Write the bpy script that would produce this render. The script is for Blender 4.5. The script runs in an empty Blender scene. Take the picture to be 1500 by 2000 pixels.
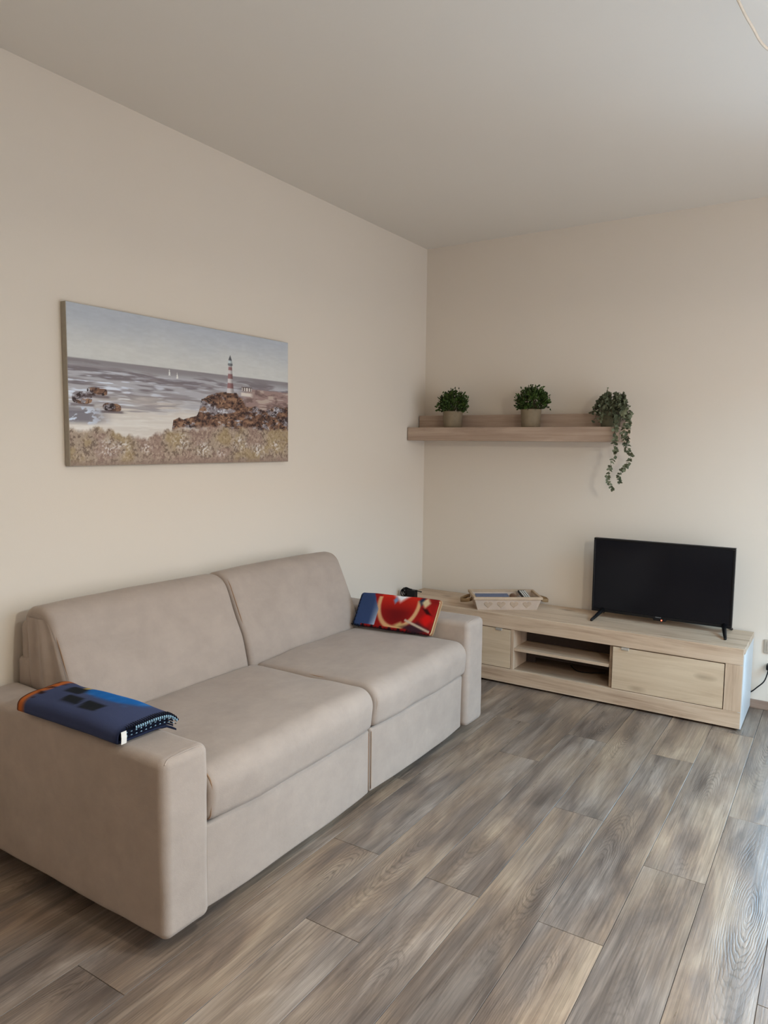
import bpy, bmesh, math, random
import numpy as np
from mathutils import Vector, Matrix, noise as mnoise

random.seed(11)
SC = bpy.context.scene
COL = SC.collection
PI = math.pi

# ------------------------------------------------------------------ camera
cd = bpy.data.cameras.new('camera')
cd.sensor_fit = 'HORIZONTAL'
cd.sensor_width = 36.0
cd.lens = 36.0 * 1408.09 / 1500.0
cd.clip_start = 0.05
cam = bpy.data.objects.new('camera', cd)
COL.objects.link(cam)
R3 = Matrix(((0.8409, -0.0597, 0.5379), (0.5411, 0.0729, -0.8378), (0.0108, 0.9955, 0.0936)))
xa = Vector((R3[0][0], R3[1][0], R3[2][0])).normalized()
ya = Vector((R3[0][1], R3[1][1], R3[2][1])); ya = (ya - xa * ya.dot(xa)).normalized()
za = xa.cross(ya)
cam.matrix_world = Matrix(((xa.x, ya.x, za.x, 2.380), (xa.y, ya.y, za.y, -4.194), (xa.z, ya.z, za.z, 1.370), (0, 0, 0, 1)))
SC.camera = cam

# ------------------------------------------------------------------ world, lights, exposure
SC.view_settings.view_transform = 'Standard'
SC.view_settings.look = 'None'
SC.view_settings.gamma = 1.0
SC.view_settings.use_curve_mapping = False
SC.view_settings.exposure = 0.0
W = bpy.data.worlds.new('sky'); SC.world = W
W.use_nodes = True
W.node_tree.nodes['Background'].inputs[0].default_value = (0.62, 0.78, 1.0, 1)
W.node_tree.nodes['Background'].inputs[1].default_value = 0.12


def area(name, loc, rot, sx, sy, power, color):
    l = bpy.data.lights.new(name, 'AREA')
    l.shape = 'RECTANGLE'; l.size = sx; l.size_y = sy
    l.energy = power; l.color = color
    o = bpy.data.objects.new(name, l); COL.objects.link(o)
    o.location = loc; o.rotation_euler = rot
    return o


# daylight: glazed door in the back wall right of the frame, glazed door in the right wall, added warm fill behind the camera
area('daylight_back', (2.50, -0.02, 1.10), (math.radians(-90), 0, 0), 0.56, 2.05, 20, (0.46, 0.74, 1.0)).data.spread = math.radians(95)
area('daylight_right', (3.42, -1.55, 1.12), (0, math.radians(90), 0), 2.05, 1.9, 37, (0.88, 0.91, 1.0))
area('warm_fill_rear', (2.3, -5.56, 1.35), (math.radians(90), 0, 0), 1.6, 1.5, 4.5, (1.0, 0.56, 0.32))
area('skylight_right', (5.6, -1.7, 3.5), (0, math.radians(52), 0), 1.6, 3.0, 285, (0.25, 0.66, 1.0))
sp = area('ceiling_fill', (2.25, -2.55, 2.605), (0, 0, 0), 0.22, 0.22, 13, (1.0, 0.97, 0.93))  # added fill from above to brighten upward-facing surfaces
sp.data.spread = math.radians(130)
LAMP_POWER = 200
LAMP_COLOR = (1.0, 0.95, 0.82)

# ------------------------------------------------------------------ materials


def s2l(c):
    return tuple((x / 12.92 if x <= 0.04045 else ((x + 0.055) / 1.055) ** 2.4) for x in [v / 255.0 for v in c])


def rgba(c):
    return s2l(c) + (1.0,)


class NT:
    def __init__(self, name, rough=0.6, spec=0.5):
        self.m = bpy.data.materials.new(name); self.m.use_nodes = True
        self.t = self.m.node_tree
        self.b = self.t.nodes['Principled BSDF']
        self.b.inputs['Roughness'].default_value = rough
        self.b.inputs['Specular IOR Level'].default_value = spec

    def n(self, typ, **kw):
        nd = self.t.nodes.new(typ)
        for k, v in kw.items():
            if k.startswith('i_'):
                key = k[2:]
                key = int(key) if key.isdigit() else key
                if isinstance(v, bpy.types.NodeSocket):
                    self.t.links.new(v, nd.inputs[key])
                else:
                    nd.inputs[key].default_value = v
            else:
                setattr(nd, k, v)
        return nd

    def math(self, op, a, b=0.0, c=0.0, clamp=False):
        nd = self.n('ShaderNodeMath', operation=op, use_clamp=clamp)
        for i, v in enumerate((a, b, c)):
            if isinstance(v, bpy.types.NodeSocket): self.t.links.new(v, nd.inputs[i])
            else: nd.inputs[i].default_value = v
        return nd.outputs[0]

    def mix(self, fac, a, b, mode='MIX'):
        nd = self.n('ShaderNodeMix', data_type='RGBA', blend_type=mode)
        for i, v in ((0, fac), (6, a), (7, b)):
            if isinstance(v, bpy.types.NodeSocket): self.t.links.new(v, nd.inputs[i])
            else: nd.inputs[i].default_value = v
        return nd.outputs[2]

    def noise(self, vec, scale, detail=4, rough=0.55, dist=0.0):
        nd = self.n('ShaderNodeTexNoise')
        self.t.links.new(vec, nd.inputs['Vector'])
        nd.inputs['Scale'].default_value = scale; nd.inputs['Detail'].default_value = detail
        nd.inputs['Roughness'].default_value = rough; nd.inputs['Distortion'].default_value = dist
        return nd.outputs[0]

    def ramp(self, fac, stops):
        nd = self.n('ShaderNodeValToRGB')
        self.t.links.new(fac, nd.inputs[0])
        cr = nd.color_ramp
        while len(cr.elements) < len(stops): cr.elements.new(0.5)
        for e, (p, c) in zip(cr.elements, stops):
            e.position = p; e.color = c if len(c) == 4 else tuple(c) + (1,)
        return nd.outputs[0]

    def mapping(self, vec, scale=(1, 1, 1), loc=(0, 0, 0)):
        nd = self.n('ShaderNodeMapping')
        self.t.links.new(vec, nd.inputs[0])
        nd.inputs['Scale'].default_value = scale; nd.inputs['Location'].default_value = loc
        return nd.outputs[0]

    def color(self, s):
        if isinstance(s, bpy.types.NodeSocket): self.t.links.new(s, self.b.inputs['Base Color'])
        else: self.b.inputs['Base Color'].default_value = s

    def bump(self, h, strength=0.3, dist=0.002):
        nd = self.n('ShaderNodeBump')
        nd.inputs['Strength'].default_value = strength; nd.inputs['Distance'].default_value = dist
        self.t.links.new(h, nd.inputs['Height'])
        self.t.links.new(nd.outputs[0], self.b.inputs['Normal'])

    def obj(self):
        return self.n('ShaderNodeTexCoord').outputs['Object']

    def rand(self):
        return self.n('ShaderNodeObjectInfo').outputs['Random']


GREY = lambda v: (v, v, v, 1)


def plain(name, c, rough=0.5, spec=0.5, metal=0.0, var=0.08, scale=40):
    k = NT(name, rough, spec)
    k.b.inputs['Metallic'].default_value = metal
    f = k.noise(k.obj(), scale, 3)
    a = rgba(c); lo = tuple(x * (1 - var) for x in a[:3]) + (1,); hi = tuple(min(1, x * (1 + var)) for x in a[:3]) + (1,)
    k.color(k.ramp(f, [(0.3, lo), (0.7, hi)]))
    return k.m


def paint(name, c, bump=0.12):
    k = NT(name, 0.85, 0.25)
    o = k.obj()
    f = k.noise(o, 1.3, 3)
    a = rgba(c)
    k.color(k.ramp(f, [(0.3, tuple(x * 0.985 for x in a[:3]) + (1,)), (0.7, a)]))
    k.bump(k.noise(o, 260, 3), bump, 0.0015)
    return k.m


def fabric(name, c, mott=0.10):
    k = NT(name, 0.95, 0.15)
    k.b.inputs['Sheen Weight'].default_value = 0.12
    k.b.inputs['Sheen Roughness'].default_value = 0.5
    o = k.obj()
    a = rgba(c)
    f1 = k.noise(o, 7, 5, 0.65, 0.4)
    f2 = k.noise(k.mapping(o, (1, 0.5, 1)), 22, 4, 0.6)
    f = k.math('ADD', k.math('MULTIPLY', f1, 0.65), k.math('MULTIPLY', f2, 0.35))
    k.color(k.ramp(f, [(0.3, tuple(x * (1 - mott) for x in a[:3]) + (1,)), (0.7, tuple(x * (1 + mott) for x in a[:3]) + (1,))]))
    h = k.math('ADD', k.math('MULTIPLY', k.noise(o, 9, 4), 2.0), k.math('MULTIPLY', k.noise(o, 420, 2), 0.25))
    k.bump(h, 0.35, 0.004)
    return k.m


def oak(name, axis, base, dark, light, rough=0.55, knots=True):
    """pale sawn oak; the grain runs along object axis 0, 1 or 2"""
    k = NT(name, rough, 0.35)
    o = k.obj()
    off = k.n('ShaderNodeVectorMath', operation='ADD')
    k.t.links.new(o, off.inputs[0])
    rv = k.n('ShaderNodeCombineXYZ')
    r = k.rand()
    for i, q in enumerate((3.1, 7.7, 5.3)):
        k.t.links.new(k.math('MULTIPLY', r, q), rv.inputs[i])
    k.t.links.new(rv.outputs[0], off.inputs[1])
    v = off.outputs[0]
    sc = [14, 14, 14]; sc[axis] = 1.0
    sf = [70, 70, 70]; sf[axis] = 2.0
    sb = [2.4, 2.4, 2.4]; sb[axis] = 0.8
    grain = k.noise(k.mapping(v, sc), 1.5, 6, 0.62, 0.9)
    fine = k.noise(k.mapping(v, sf), 1.6, 4, 0.6, 0.2)
    blot = k.noise(k.mapping(v, sb), 1.6, 4, 0.6, 0.3)
    f = k.math('ADD', k.math('MULTIPLY', grain, 0.55), k.math('ADD', k.math('MULTIPLY', fine, 0.2), k.math('MULTIPLY', blot, 0.35)))
    c = k.ramp(f, [(0.36, rgba(dark)), (0.54, rgba(base)), (0.72, rgba(light))])
    if knots:
        ks = [9, 9, 9]; ks[axis] = 3.2
        vo = k.n('ShaderNodeTexVoronoi')
        k.t.links.new(k.mapping(v, ks), vo.inputs['Vector'])
        vo.inputs['Scale'].default_value = 0.8
        kn = k.ramp(vo.outputs['Distance'], [(0.02, GREY(0.85)), (0.16, GREY(0.0))])
        gate = k.ramp(k.noise(v, 3.0, 1), [(0.42, GREY(0)), (0.50, GREY(1))])
        c = k.mix(k.math('MULTIPLY', kn, gate), c, tuple(x * 0.62 for x in rgba(dark)[:3]) + (1,))
    k.color(c)
    k.bump(k.math('ADD', fine, k.math('MULTIPLY', grain, 0.5)), 0.25, 0.0012)
    return k.m


def plank_mat():
    k = NT('floor_plank', 0.42, 0.5)
    o = k.obj(); r = k.rand()
    off = k.n('ShaderNodeVectorMath', operation='ADD')
    k.t.links.new(o, off.inputs[0])
    rv = k.n('ShaderNodeCombineXYZ')
    for i, q in enumerate((17.0, 41.0, 29.0)):
        k.t.links.new(k.math('MULTIPLY', r, q), rv.inputs[i])
    k.t.links.new(rv.outputs[0], off.inputs[1])
    v = off.outputs[0]
    blot = k.noise(k.mapping(v, (8.5, 1.7, 1)), 1.0, 5, 0.56, 0.8)       # grey and tan clouds drawn along the plank
    blot2 = k.noise(k.mapping(v, (15.0, 2.2, 1)), 1.0, 5, 0.58, 0.7)
    streak = k.noise(k.mapping(v, (55.0, 2.6, 1)), 1.0, 5, 0.7, 0.3)
    fine = k.noise(k.mapping(v, (260.0, 4.0, 1)), 1.0, 3, 0.6, 0.1)
    # cathedral figure: long nested ellipses, bent by noise, shown in some places only
    sx = k.n('ShaderNodeSeparateXYZ'); k.t.links.new(o, sx.inputs[0])
    cx = k.math('ADD', sx.outputs[0], k.math('MULTIPLY', k.math('SUBTRACT', r, 0.5), 0.08))
    cy = k.math('ADD', sx.outputs[1], k.math('MULTIPLY', k.math('SUBTRACT', k.math('FRACT', k.math('MULTIPLY', r, 7.31)), 0.5), 1.0))
    ex = k.math('MULTIPLY', cx, 11.0); ey = k.math('MULTIPLY', cy, 1.5)
    rad = k.math('SQRT', k.math('ADD', k.math('MULTIPLY', ex, ex), k.math('MULTIPLY', ey, ey)))
    wob = k.noise(k.mapping(v, (26, 7, 1)), 1.0, 4, 0.6, 0.2)
    ph = k.math('ADD', k.math('MULTIPLY', rad, 105.0), k.math('MULTIPLY', wob, 20.0))
    ring = k.math('POWER', k.math('MULTIPLY', k.math('ADD', k.math('SINE', ph), 1.0), 0.5), 3.0)
    fade = k.ramp(rad, [(0.0, GREY(1.0)), (0.75, GREY(0.55)), (1.0, GREY(0.0))])
    gate = k.ramp(k.noise(k.mapping(v, (3, 1.3, 1)), 1.3, 2), [(0.50, GREY(0)), (0.62, GREY(1))])
    ringm = k.math('MULTIPLY', k.math('MULTIPLY', ring, fade), gate)
    warm = k.ramp(blot, [(0.28, rgba((86, 73, 64))), (0.42, rgba((120, 101, 86))), (0.52, rgba((148, 125, 104))), (0.68, rgba((180, 157, 132)))])
    cool = k.ramp(blot2, [(0.32, rgba((80, 73, 70))), (0.49, rgba((123, 112, 104))), (0.66, rgba((162, 149, 138)))])
    c = k.mix(k.ramp(k.noise(k.mapping(v, (3.0, 0.9, 1)), 1.2, 3), [(0.36, GREY(0.15)), (0.62, GREY(0.85))]), warm, cool)
    c = k.mix(0.5, c, k.ramp(streak, [(0.3, GREY(0.62)), (0.5, GREY(0.98)), (0.7, GREY(1.16))]), 'MULTIPLY')
    c = k.mix(0.75, c, k.ramp(fine, [(0.34, GREY(0.62)), (0.60, GREY(1.08))]), 'MULTIPLY')
    c = k.mix(k.math('MULTIPLY', ringm, 0.55), c, rgba((66, 55, 47)))
    tone = k.math('ADD', 0.88, k.math('MULTIPLY', k.math('FRACT', k.math('MULTIPLY', r, 3.77)), 0.18))
    tc = k.n('ShaderNodeCombineXYZ')
    for i in range(3): k.t.links.new(tone, tc.inputs[i])
    c = k.mix(1.0, c, tc.outputs[0], 'MULTIPLY')
    k.color(c)
    rg = k.math('ADD', 0.20, k.math('MULTIPLY', streak, 0.22))
    k.t.links.new(rg, k.b.inputs['Roughness'])
    h = k.math('ADD', k.math('MULTIPLY', fine, 0.7), k.math('SUBTRACT', k.math('MULTIPLY', streak, 0.8), k.math('MULTIPLY', ringm, 0.9)))
    k.bump(h, 0.35, 0.0012)
    return k.m


def vcol_mat(name, rough=0.9, bump=0.3, scale=300, spec=0.2):
    k = NT(name, rough, spec)
    a = k.n('ShaderNodeAttribute', attribute_name='paint')
    k.color(a.outputs['Color'])
    k.bump(k.noise(k.obj(), scale, 3), bump, 0.0015)
    return k.m


M = {}
M['wall'] = paint('wall_paint', (224, 214, 200))
M['ceiling'] = paint('ceiling_paint', (226, 220, 210))
M['plank'] = plank_mat()
M['sub'] = plain('floor_joint', (40, 34, 30), 0.9)
M['skirt'] = oak('skirting_wood', 0, (140, 118, 103), (112, 92, 80), (160, 138, 122), 0.5, False)
M['skirt_y'] = oak('skirting_wood_side', 1, (140, 118, 103), (112, 92, 80), (160, 138, 122), 0.5, False)
M['suede'] = fabric('beige_microfibre', (169, 154, 142))
M['suede_seam'] = fabric('beige_seam', (150, 120, 95), 0.05)
M['dark'] = plain('black_plastic', (13, 13, 15), 0.42, 0.3, 0, 0.1)
M['oak_x'] = oak('pale_oak', 0, (196, 172, 147), (150, 123, 100), (216, 196, 172))
M['oak_z'] = oak('pale_oak_upright', 2, (196, 172, 147), (150, 123, 100), (216, 196, 172))
M['oak_door'] = oak('pale_oak_door', 0, (200, 179, 152), (172, 146, 118), (214, 195, 168))
M['oak_shaded'] = oak('shaded_oak_inside', 0, (158, 136, 114), (130, 110, 92), (178, 156, 132), 0.6, False)  # pale oak darkened to carry the shade inside the niche
M['back_board'] = plain('shaded_back_board', (74, 62, 55), 0.8, 0.3, 0, 0.08)  # board colour deepened for the shade at the back of the niche
M['white_side'] = plain('white_melamine', (206, 208, 208), 0.4, 0.5, 0, 0.02)
M['shelf_oak'] = oak('shelf_oak', 0, (172, 150, 132), (145, 122, 106), (192, 172, 154))
M['metal'] = plain('brushed_metal', (215, 212, 205), 0.35, 0.5, 0.7, 0.04)
M['pot'] = plain('beige_pot', (130, 116, 94), 0.8, 0.3, 0, 0.06)
M['pot_dark'] = plain('olive_pot', (92, 88, 68), 0.85, 0.3, 0, 0.08)
M['soil'] = plain('soil', (45, 35, 26), 0.95)


def leaf_mat(name, lo, hi, rough=0.6):
    k = NT(name, rough, 0.3)
    f = k.noise(k.obj(), 38, 2)
    k.color(k.ramp(f, [(0.32, rgba(lo)), (0.68, rgba(hi))]))
    return k.m


M['box_leaf'] = leaf_mat('boxwood_leaf', (20, 36, 13), (74, 98, 38))
M['euc_leaf'] = leaf_mat('eucalyptus_leaf', (66, 76, 56), (122, 126, 98))
M['stem'] = plain('stem', (84, 70, 48), 0.8)
M['tray'] = plain('whitewashed_wood', (196, 177, 160), 0.75, 0.3, 0, 0.07, 25)
M['tray_rim'] = plain('raw_wood_rim', (188, 164, 138), 0.75, 0.3, 0, 0.09, 25)
M['heart'] = plain('heart_inlay', (184, 162, 140), 0.8, 0.3, 0, 0.08, 60)
M['strap'] = plain('tan_strap', (140, 112, 78), 0.8, 0.3, 0, 0.1)
M['booklet'] = plain('slate_blue_cover', (92, 102, 128), 0.5)
M['paper'] = plain('paper', (222, 218, 208), 0.8, 0.3, 0, 0.03)
M['brown'] = plain('brown_case', (118, 84, 60), 0.7)
M['outlet'] = plain('beige_outlet', (176, 164, 148), 0.45)
M['cord'] = plain('ivory_cord', (222, 206, 184), 0.6)
M['canvas_edge'] = plain('canvas_edge', (168, 160, 146), 0.9, 0.2, 0, 0.06)
M['painting'] = vcol_mat('painted_canvas', 0.62, 0.25, 420, 0.35)
M['throw'] = vcol_mat('printed_fleece', 0.95, 0.4, 500, 0.1)
M['navy'] = plain('navy_fleece', (24, 28, 44), 0.95, 0.1)
M['stitch_blue'] = plain('pale_blue_yarn', (150, 185, 205), 0.85, 0.2)
M['stitch_dark'] = plain('black_yarn', (14, 15, 22), 0.9, 0.2)
M['label'] = plain('white_label', (225, 220, 212), 0.8, 0.2, 0, 0.02)
M['frame_white'] = plain('white_frame', (225, 225, 222), 0.5, 0.4, 0, 0.02)
M['badge'] = plain('grey_badge', (120, 122, 124), 0.4)


def screen_mat():
    k = NT('tv_glass', 0.12, 0.22)
    f = k.noise(k.obj(), 3, 2)
    k.color(k.ramp(f, [(0.3, (0.0055, 0.0055, 0.0075, 1)), (0.7, (0.0070, 0.0070, 0.0095, 1))]))
    return k.m


M['screen'] = screen_mat()
kk = NT('red_led', 0.3); kk.color((0.5, 0.02, 0.01, 1))
kk.b.inputs['Emission Color'].default_value = (1.0, 0.10, 0.05, 1); kk.b.inputs['Emission Strength'].default_value = 6.0
M['led'] = kk.m
kk = NT('lamp_bulb', 0.3); kk.color((1, 0.9, 0.75, 1))
kk.b.inputs['Emission Color'].default_value = LAMP_COLOR + (1,); kk.b.inputs['Emission Strength'].default_value = 5.0
M['bulb'] = kk.m

# ------------------------------------------------------------------ object helpers


def obj(name, bm, mat, parent=None, smooth=False, loc=None):
    me = bpy.data.meshes.new(name)
    bmesh.ops.recalc_face_normals(bm, faces=bm.faces[:])
    bm.to_mesh(me); bm.free()
    if smooth:
        for p in me.polygons: p.use_smooth = True
    for m in (mat if isinstance(mat, (list, tuple)) else [mat]): me.materials.append(m)
    o = bpy.data.objects.new(name, me); COL.objects.link(o)
    if parent is not None: o.parent = parent
    if loc is not None: o.location = loc
    return o


def thing(name, label, cat, loc=(0, 0, 0), rotz=0.0, group=None):
    o = bpy.data.objects.new(name, None); COL.objects.link(o)
    o.empty_display_size = 0.05
    o.location = loc; o.rotation_euler = (0, 0, rotz)
    return tag(o, label, cat, group)


def tag(o, label, cat, group=None):
    o['label'] = label; o['category'] = cat
    if group: o['group'] = group
    return o


def structure(o, label=None):
    o['kind'] = 'structure'
    if label: o['label'] = label
    return o


def box(bm, lo, hi, bev=0.0, seg=2):
    lo = Vector(lo); hi = Vector(hi)
    r = bmesh.ops.create_cube(bm, size=1.0)
    vs = r['verts']
    for v in vs:
        v.co = Vector(((lo.x + hi.x) / 2 + v.co.x * (hi.x - lo.x), (lo.y + hi.y) / 2 + v.co.y * (hi.y - lo.y), (lo.z + hi.z) / 2 + v.co.z * (hi.z - lo.z)))
    if bev > 0:
        es = list({e for v in vs for e in v.link_edges})
        bmesh.ops.bevel(bm, geom=es, offset=bev, segments=seg, profile=0.5, affect='EDGES')
    return bm


def nb(lo, hi, bev=0.0, seg=2):
    return box(bmesh.new(), lo, hi, bev, seg)


def soft_box(lo, hi, r, n=(10, 10, 10), disp=None):
    """box with rounded edges, its faces gridded; disp(p, normal) gives an outward shift"""
    lo = Vector(lo); hi = Vector(hi); c = (lo + hi) / 2; h = (hi - lo) / 2
    rr = [min(r, h[i] * 0.99) for i in range(3)]

    def axis(i):
        a = [-h[i] + rr[i] * q for q in (0, 0.12, 0.3, 0.55, 0.8, 1.0)]
        m = [(-h[i] + rr[i]) + (2 * (h[i] - rr[i])) * t / n[i] for t in range(1, n[i])]
        return a + m + [-x for x in reversed(a)]
    A = [axis(i) for i in range(3)]
    bm = bmesh.new()
    cache = {}

    def vert(p):
        key = (round(p[0], 6), round(p[1], 6), round(p[2], 6))
        if key in cache: return cache[key]
        inner = Vector([max(-h[i] + rr[i], min(h[i] - rr[i], p[i])) for i in range(3)])
        d = Vector([(p[i] - inner[i]) / rr[i] for i in range(3)])
        # cube to sphere so that the grid stays even round the edges
        x, y, z = d
        s = Vector((x * math.sqrt(max(0, 1 - y * y / 2 - z * z / 2 + y * y * z * z / 3)),
                    y * math.sqrt(max(0, 1 - z * z / 2 - x * x / 2 + z * z * x * x / 3)),
                    z * math.sqrt(max(0, 1 - x * x / 2 - y * y / 2 + x * x * y * y / 3))))
        q = inner + Vector([s[i] * rr[i] for i in range(3)])
        nrm = s.normalized() if s.length > 1e-6 else Vector((0, 0, 0))
        q = q + c
        if disp: q = q + nrm * disp(q, nrm)
        v = bm.verts.new(q); cache[key] = v
        return v
    for ax in range(3):
        u, w = [i for i in range(3) if i != ax]
        for sgn in (-1, 1):
            for i in range(len(A[u]) - 1):
                for j in range(len(A[w]) - 1):
                    q = []
                    for (a, b) in ((i, j), (i + 1, j), (i + 1, j + 1), (i, j + 1)):
                        p = [0, 0, 0]; p[ax] = sgn * h[ax]; p[u] = A[u][a]; p[w] = A[w][b]
                        q.append(vert(p))
                    try: bm.faces.new(q)
                    except ValueError: pass
    return bm


def tube(bm, pts, r, seg=8, cap=True, radii=None):
    pts = [Vector(p) for p in pts]
    rings = []
    up = Vector((0, 0, 1))
    prev = None
    for i, p in enumerate(pts):
        t = (pts[min(i + 1, len(pts) - 1)] - pts[max(i - 1, 0)]).normalized()
        if prev is None:
            a = t.cross(up)
            if a.length < 1e-3: a = t.cross(Vector((1, 0, 0)))
            a.normalize()
        else:
            a = (prev - t * prev.dot(t)).normalized()
        prev = a
        b = t.cross(a)
        ri = radii[i] if radii else r
        rings.append([bm.verts.new(p + (a * math.cos(2 * PI * k / seg) + b * math.sin(2 * PI * k / seg)) * ri) for k in range(seg)])
    for i in range(len(rings) - 1):
        for k in range(seg):
            bm.faces.new((rings[i][k], rings[i][(k + 1) % seg], rings[i + 1][(k + 1) % seg], rings[i + 1][k]))
    if cap:
        bm.faces.new(list(reversed(rings[0]))); bm.faces.new(rings[-1])
    return bm


def smooth_path(pts, n=8):
    """Catmull-Rom through the points"""
    P = [Vector(p) for p in pts]
    P = [P[0] * 2 - P[1]] + P + [P[-1] * 2 - P[-2]]
    out = []
    for i in range(1, len(P) - 2):
        a, b, c, d = P[i - 1], P[i], P[i + 1], P[i + 2]
        for k in range(n):
            t = k / n
            out.append(0.5 * ((2 * b) + (c - a) * t + (2 * a - 5 * b + 4 * c - d) * t * t + (3 * b - a - 3 * c + d) * t ** 3))
    out.append(P[-2])
    return out


def lathe(bm, prof, seg=32, c=(0, 0, 0)):
    rings = []
    for (r, z) in prof:
        if r < 1e-5: rings.append([bm.verts.new((c[0], c[1], c[2] + z))])
        else: rings.append([bm.verts.new((c[0] + r * math.cos(2 * PI * k / seg), c[1] + r * math.sin(2 * PI * k / seg), c[2] + z)) for k in range(seg)])
    for a, b in zip(rings, rings[1:]):
        for k in range(seg):
            if len(a) == 1 and len(b) == 1: continue
            if len(a) == 1: bm.faces.new((a[0], b[k], b[(k + 1) % seg]))
            elif len(b) == 1: bm.faces.new((a[k], a[(k + 1) % seg], b[0]))
            else: bm.faces.new((a[k], a[(k + 1) % seg], b[(k + 1) % seg], b[k]))
    return bm


def round_poly(pts, radii, seg=7):
    out = []
    n = len(pts)
    for i in range(n):
        p = Vector(pts[i]); a = Vector(pts[i - 1]); b = Vector(pts[(i + 1) % n]); r = radii[i]
        if r <= 0: out.append(p); continue
        u = (a - p).normalized(); w = (b - p).normalized()
        ang = u.angle(w)
        d = r / math.tan(ang / 2)
        d = min(d, (a - p).length * 0.48, (b - p).length * 0.48); r2 = d * math.tan(ang / 2)
        bis = (u + w).normalized()
        cen = p + bis * (r2 / math.sin(ang / 2))
        s = p + u * d - cen; e = p + w * d - cen
        for k in range(seg + 1):
            t = k / seg
            om = s.angle(e)
            q = (s * math.sin((1 - t) * om) + e * math.sin(t * om)) / math.sin(om)
            out.append(cen + q)
    return out


def resample(loop, step):
    loop = [Vector(p) for p in loop]
    out = []
    n = len(loop)
    for i in range(n):
        a = loop[i]; b = loop[(i + 1) % n]
        L = (b - a).length
        if L < 1e-6: continue
        k = max(1, int(round(L / step)))
        for j in range(k): out.append(a + (b - a) * (j / k))
    return out


def normals2(loop):
    n = len(loop)
    area2 = sum(loop[i].x * loop[(i + 1) % n].y - loop[(i + 1) % n].x * loop[i].y for i in range(n))
    sg = 1 if area2 > 0 else -1
    out = []
    for i in range(n):
        t = (loop[(i + 1) % n] - loop[i - 1]).normalized()
        out.append(Vector((t.y, -t.x)) * sg)
    return out


def loft(loop, y0, y1, r, bulge=0.0, nmid=14, seed=0.0, amp=0.002, step=0.02):
    """(x, z) outline carried along y from y0 to y1, with ends rounded by r"""
    loop = resample(loop, step)
    nr = normals2(loop)
    L = y1 - y0
    st = []
    for k in range(6):
        a = k / 5 * PI / 2
        st.append((r * (1 - math.cos(a)), r * (1 - math.sin(a))))
    mids = [(r + (L - 2 * r) * k / nmid, 0.0) for k in range(1, nmid)]
    st = st + mids + [(L - d, o) for d, o in reversed(st)]
    bm = bmesh.new()
    rings = []
    for d, off in st:
        t = d / L
        bl = bulge * (1 - (2 * t - 1) ** 4)
        ring = []
        for p, q in zip(loop, nr):
            nz = mnoise.noise(Vector((p.x * 7 + seed, (y0 + d) * 5, p.y * 7))) * amp
            v = p + q * (bl - off + nz)
            ring.append(bm.verts.new((v.x, y0 + d, v.y)))
        rings.append(ring)
    n = len(loop)
    for a, b in zip(rings, rings[1:]):
        for k in range(n): bm.faces.new((a[k], a[(k + 1) % n], b[(k + 1) % n], b[k]))
    bm.faces.new(rings[0]); bm.faces.new(list(reversed(rings[-1])))
    return bm


def piping(loop, y, r, off=0.0, sel=None):
    loop = resample(loop, 0.015)
    nr = normals2(loop)
    pts = [(p.x + q.x * off, y, p.y + q.y * off) for p, q in zip(loop, nr)]
    if sel: pts = [p for p in pts if sel(p)]
    else: pts = pts + [pts[0], pts[1]]
    return tube(bmesh.new(), pts, r, 6)


# numpy value noise for the painted surfaces
def vn(u, v, fx, fy, seed, octaves=3):
    tot = np.zeros_like(u); amp = 1.0; s = 0.0
    for o in range(octaves):
        rng = np.random.RandomState(seed * 31 + o)
        nx, ny = int(fx * 2 ** o) + 3, int(fy * 2 ** o) + 3
        g = rng.rand(ny, nx)
        x = np.clip(u, 0, 1) * (nx - 2.001); y = np.clip(v, 0, 1) * (ny - 2.001)
        xi = x.astype(int); yi = y.astype(int); fx_ = x - xi; fy_ = y - yi
        fx_ = fx_ * fx_ * (3 - 2 * fx_); fy_ = fy_ * fy_ * (3 - 2 * fy_)
        val = (g[yi, xi] * (1 - fx_) + g[yi, xi + 1] * fx_) * (1 - fy_) + (g[yi + 1, xi] * (1 - fx_) + g[yi + 1, xi + 1] * fx_) * fy_
        tot += val * amp; s += amp; amp *= 0.55
    return tot / s


def sstep(a, b, x):
    t = np.clip((x - a) / (b - a), 0, 1)
    return t * t * (3 - 2 * t)


def lay(c, col, m):
    return c * (1 - m[..., None]) + np.array(col, float) * m[..., None]


def srgb_lin(c):
    c = np.clip(c, 0, 255) / 255.0
    return np.where(c <= 0.04045, c / 12.92, ((c + 0.055) / 1.055) ** 2.4)


def set_paint(me, rgb):
    a = me.color_attributes.new('paint', 'FLOAT_COLOR', 'POINT')
    arr = np.ones((len(rgb), 4), np.float32); arr[:, :3] = rgb
    a.data.foreach_set('color', arr.ravel())


# ------------------------------------------------------------------ room
XR, YB, H = 3.40, -5.50, 2.63


def wall(name, lo, hi, mat):
    return structure(obj(name, nb(lo, hi), mat))


structure(obj('wall_left', nb((-0.12, YB - 0.12, -0.05), (0, 0.12, H)), M['wall']))
structure(obj('ceiling', nb((-0.12, YB - 0.12, H), (XR + 0.12, 0.12, H + 0.1)), M['ceiling']))


def wall_with_hole(name, axis, pos, thick, a0, a1, h0, h1, z0, z1):
    """wall along an axis with one opening h0..h1 (along the wall) by z0..z1"""
    bm = bmesh.new()
    for (p, q, r, s) in ((a0, h0, -0.05, H), (h1, a1, -0.05, H), (h0, h1, z1, H), (h0, h1, -0.05, z0)):
        if q - p < 1e-4 or s - r < 1e-4: continue
        if axis == 'y': box(bm, (pos, p, r), (pos + thick, q, s))
        else: box(bm, (p, pos, r), (q, pos + thick, s))
    return structure(obj(name, bm, M['wall']))


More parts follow.
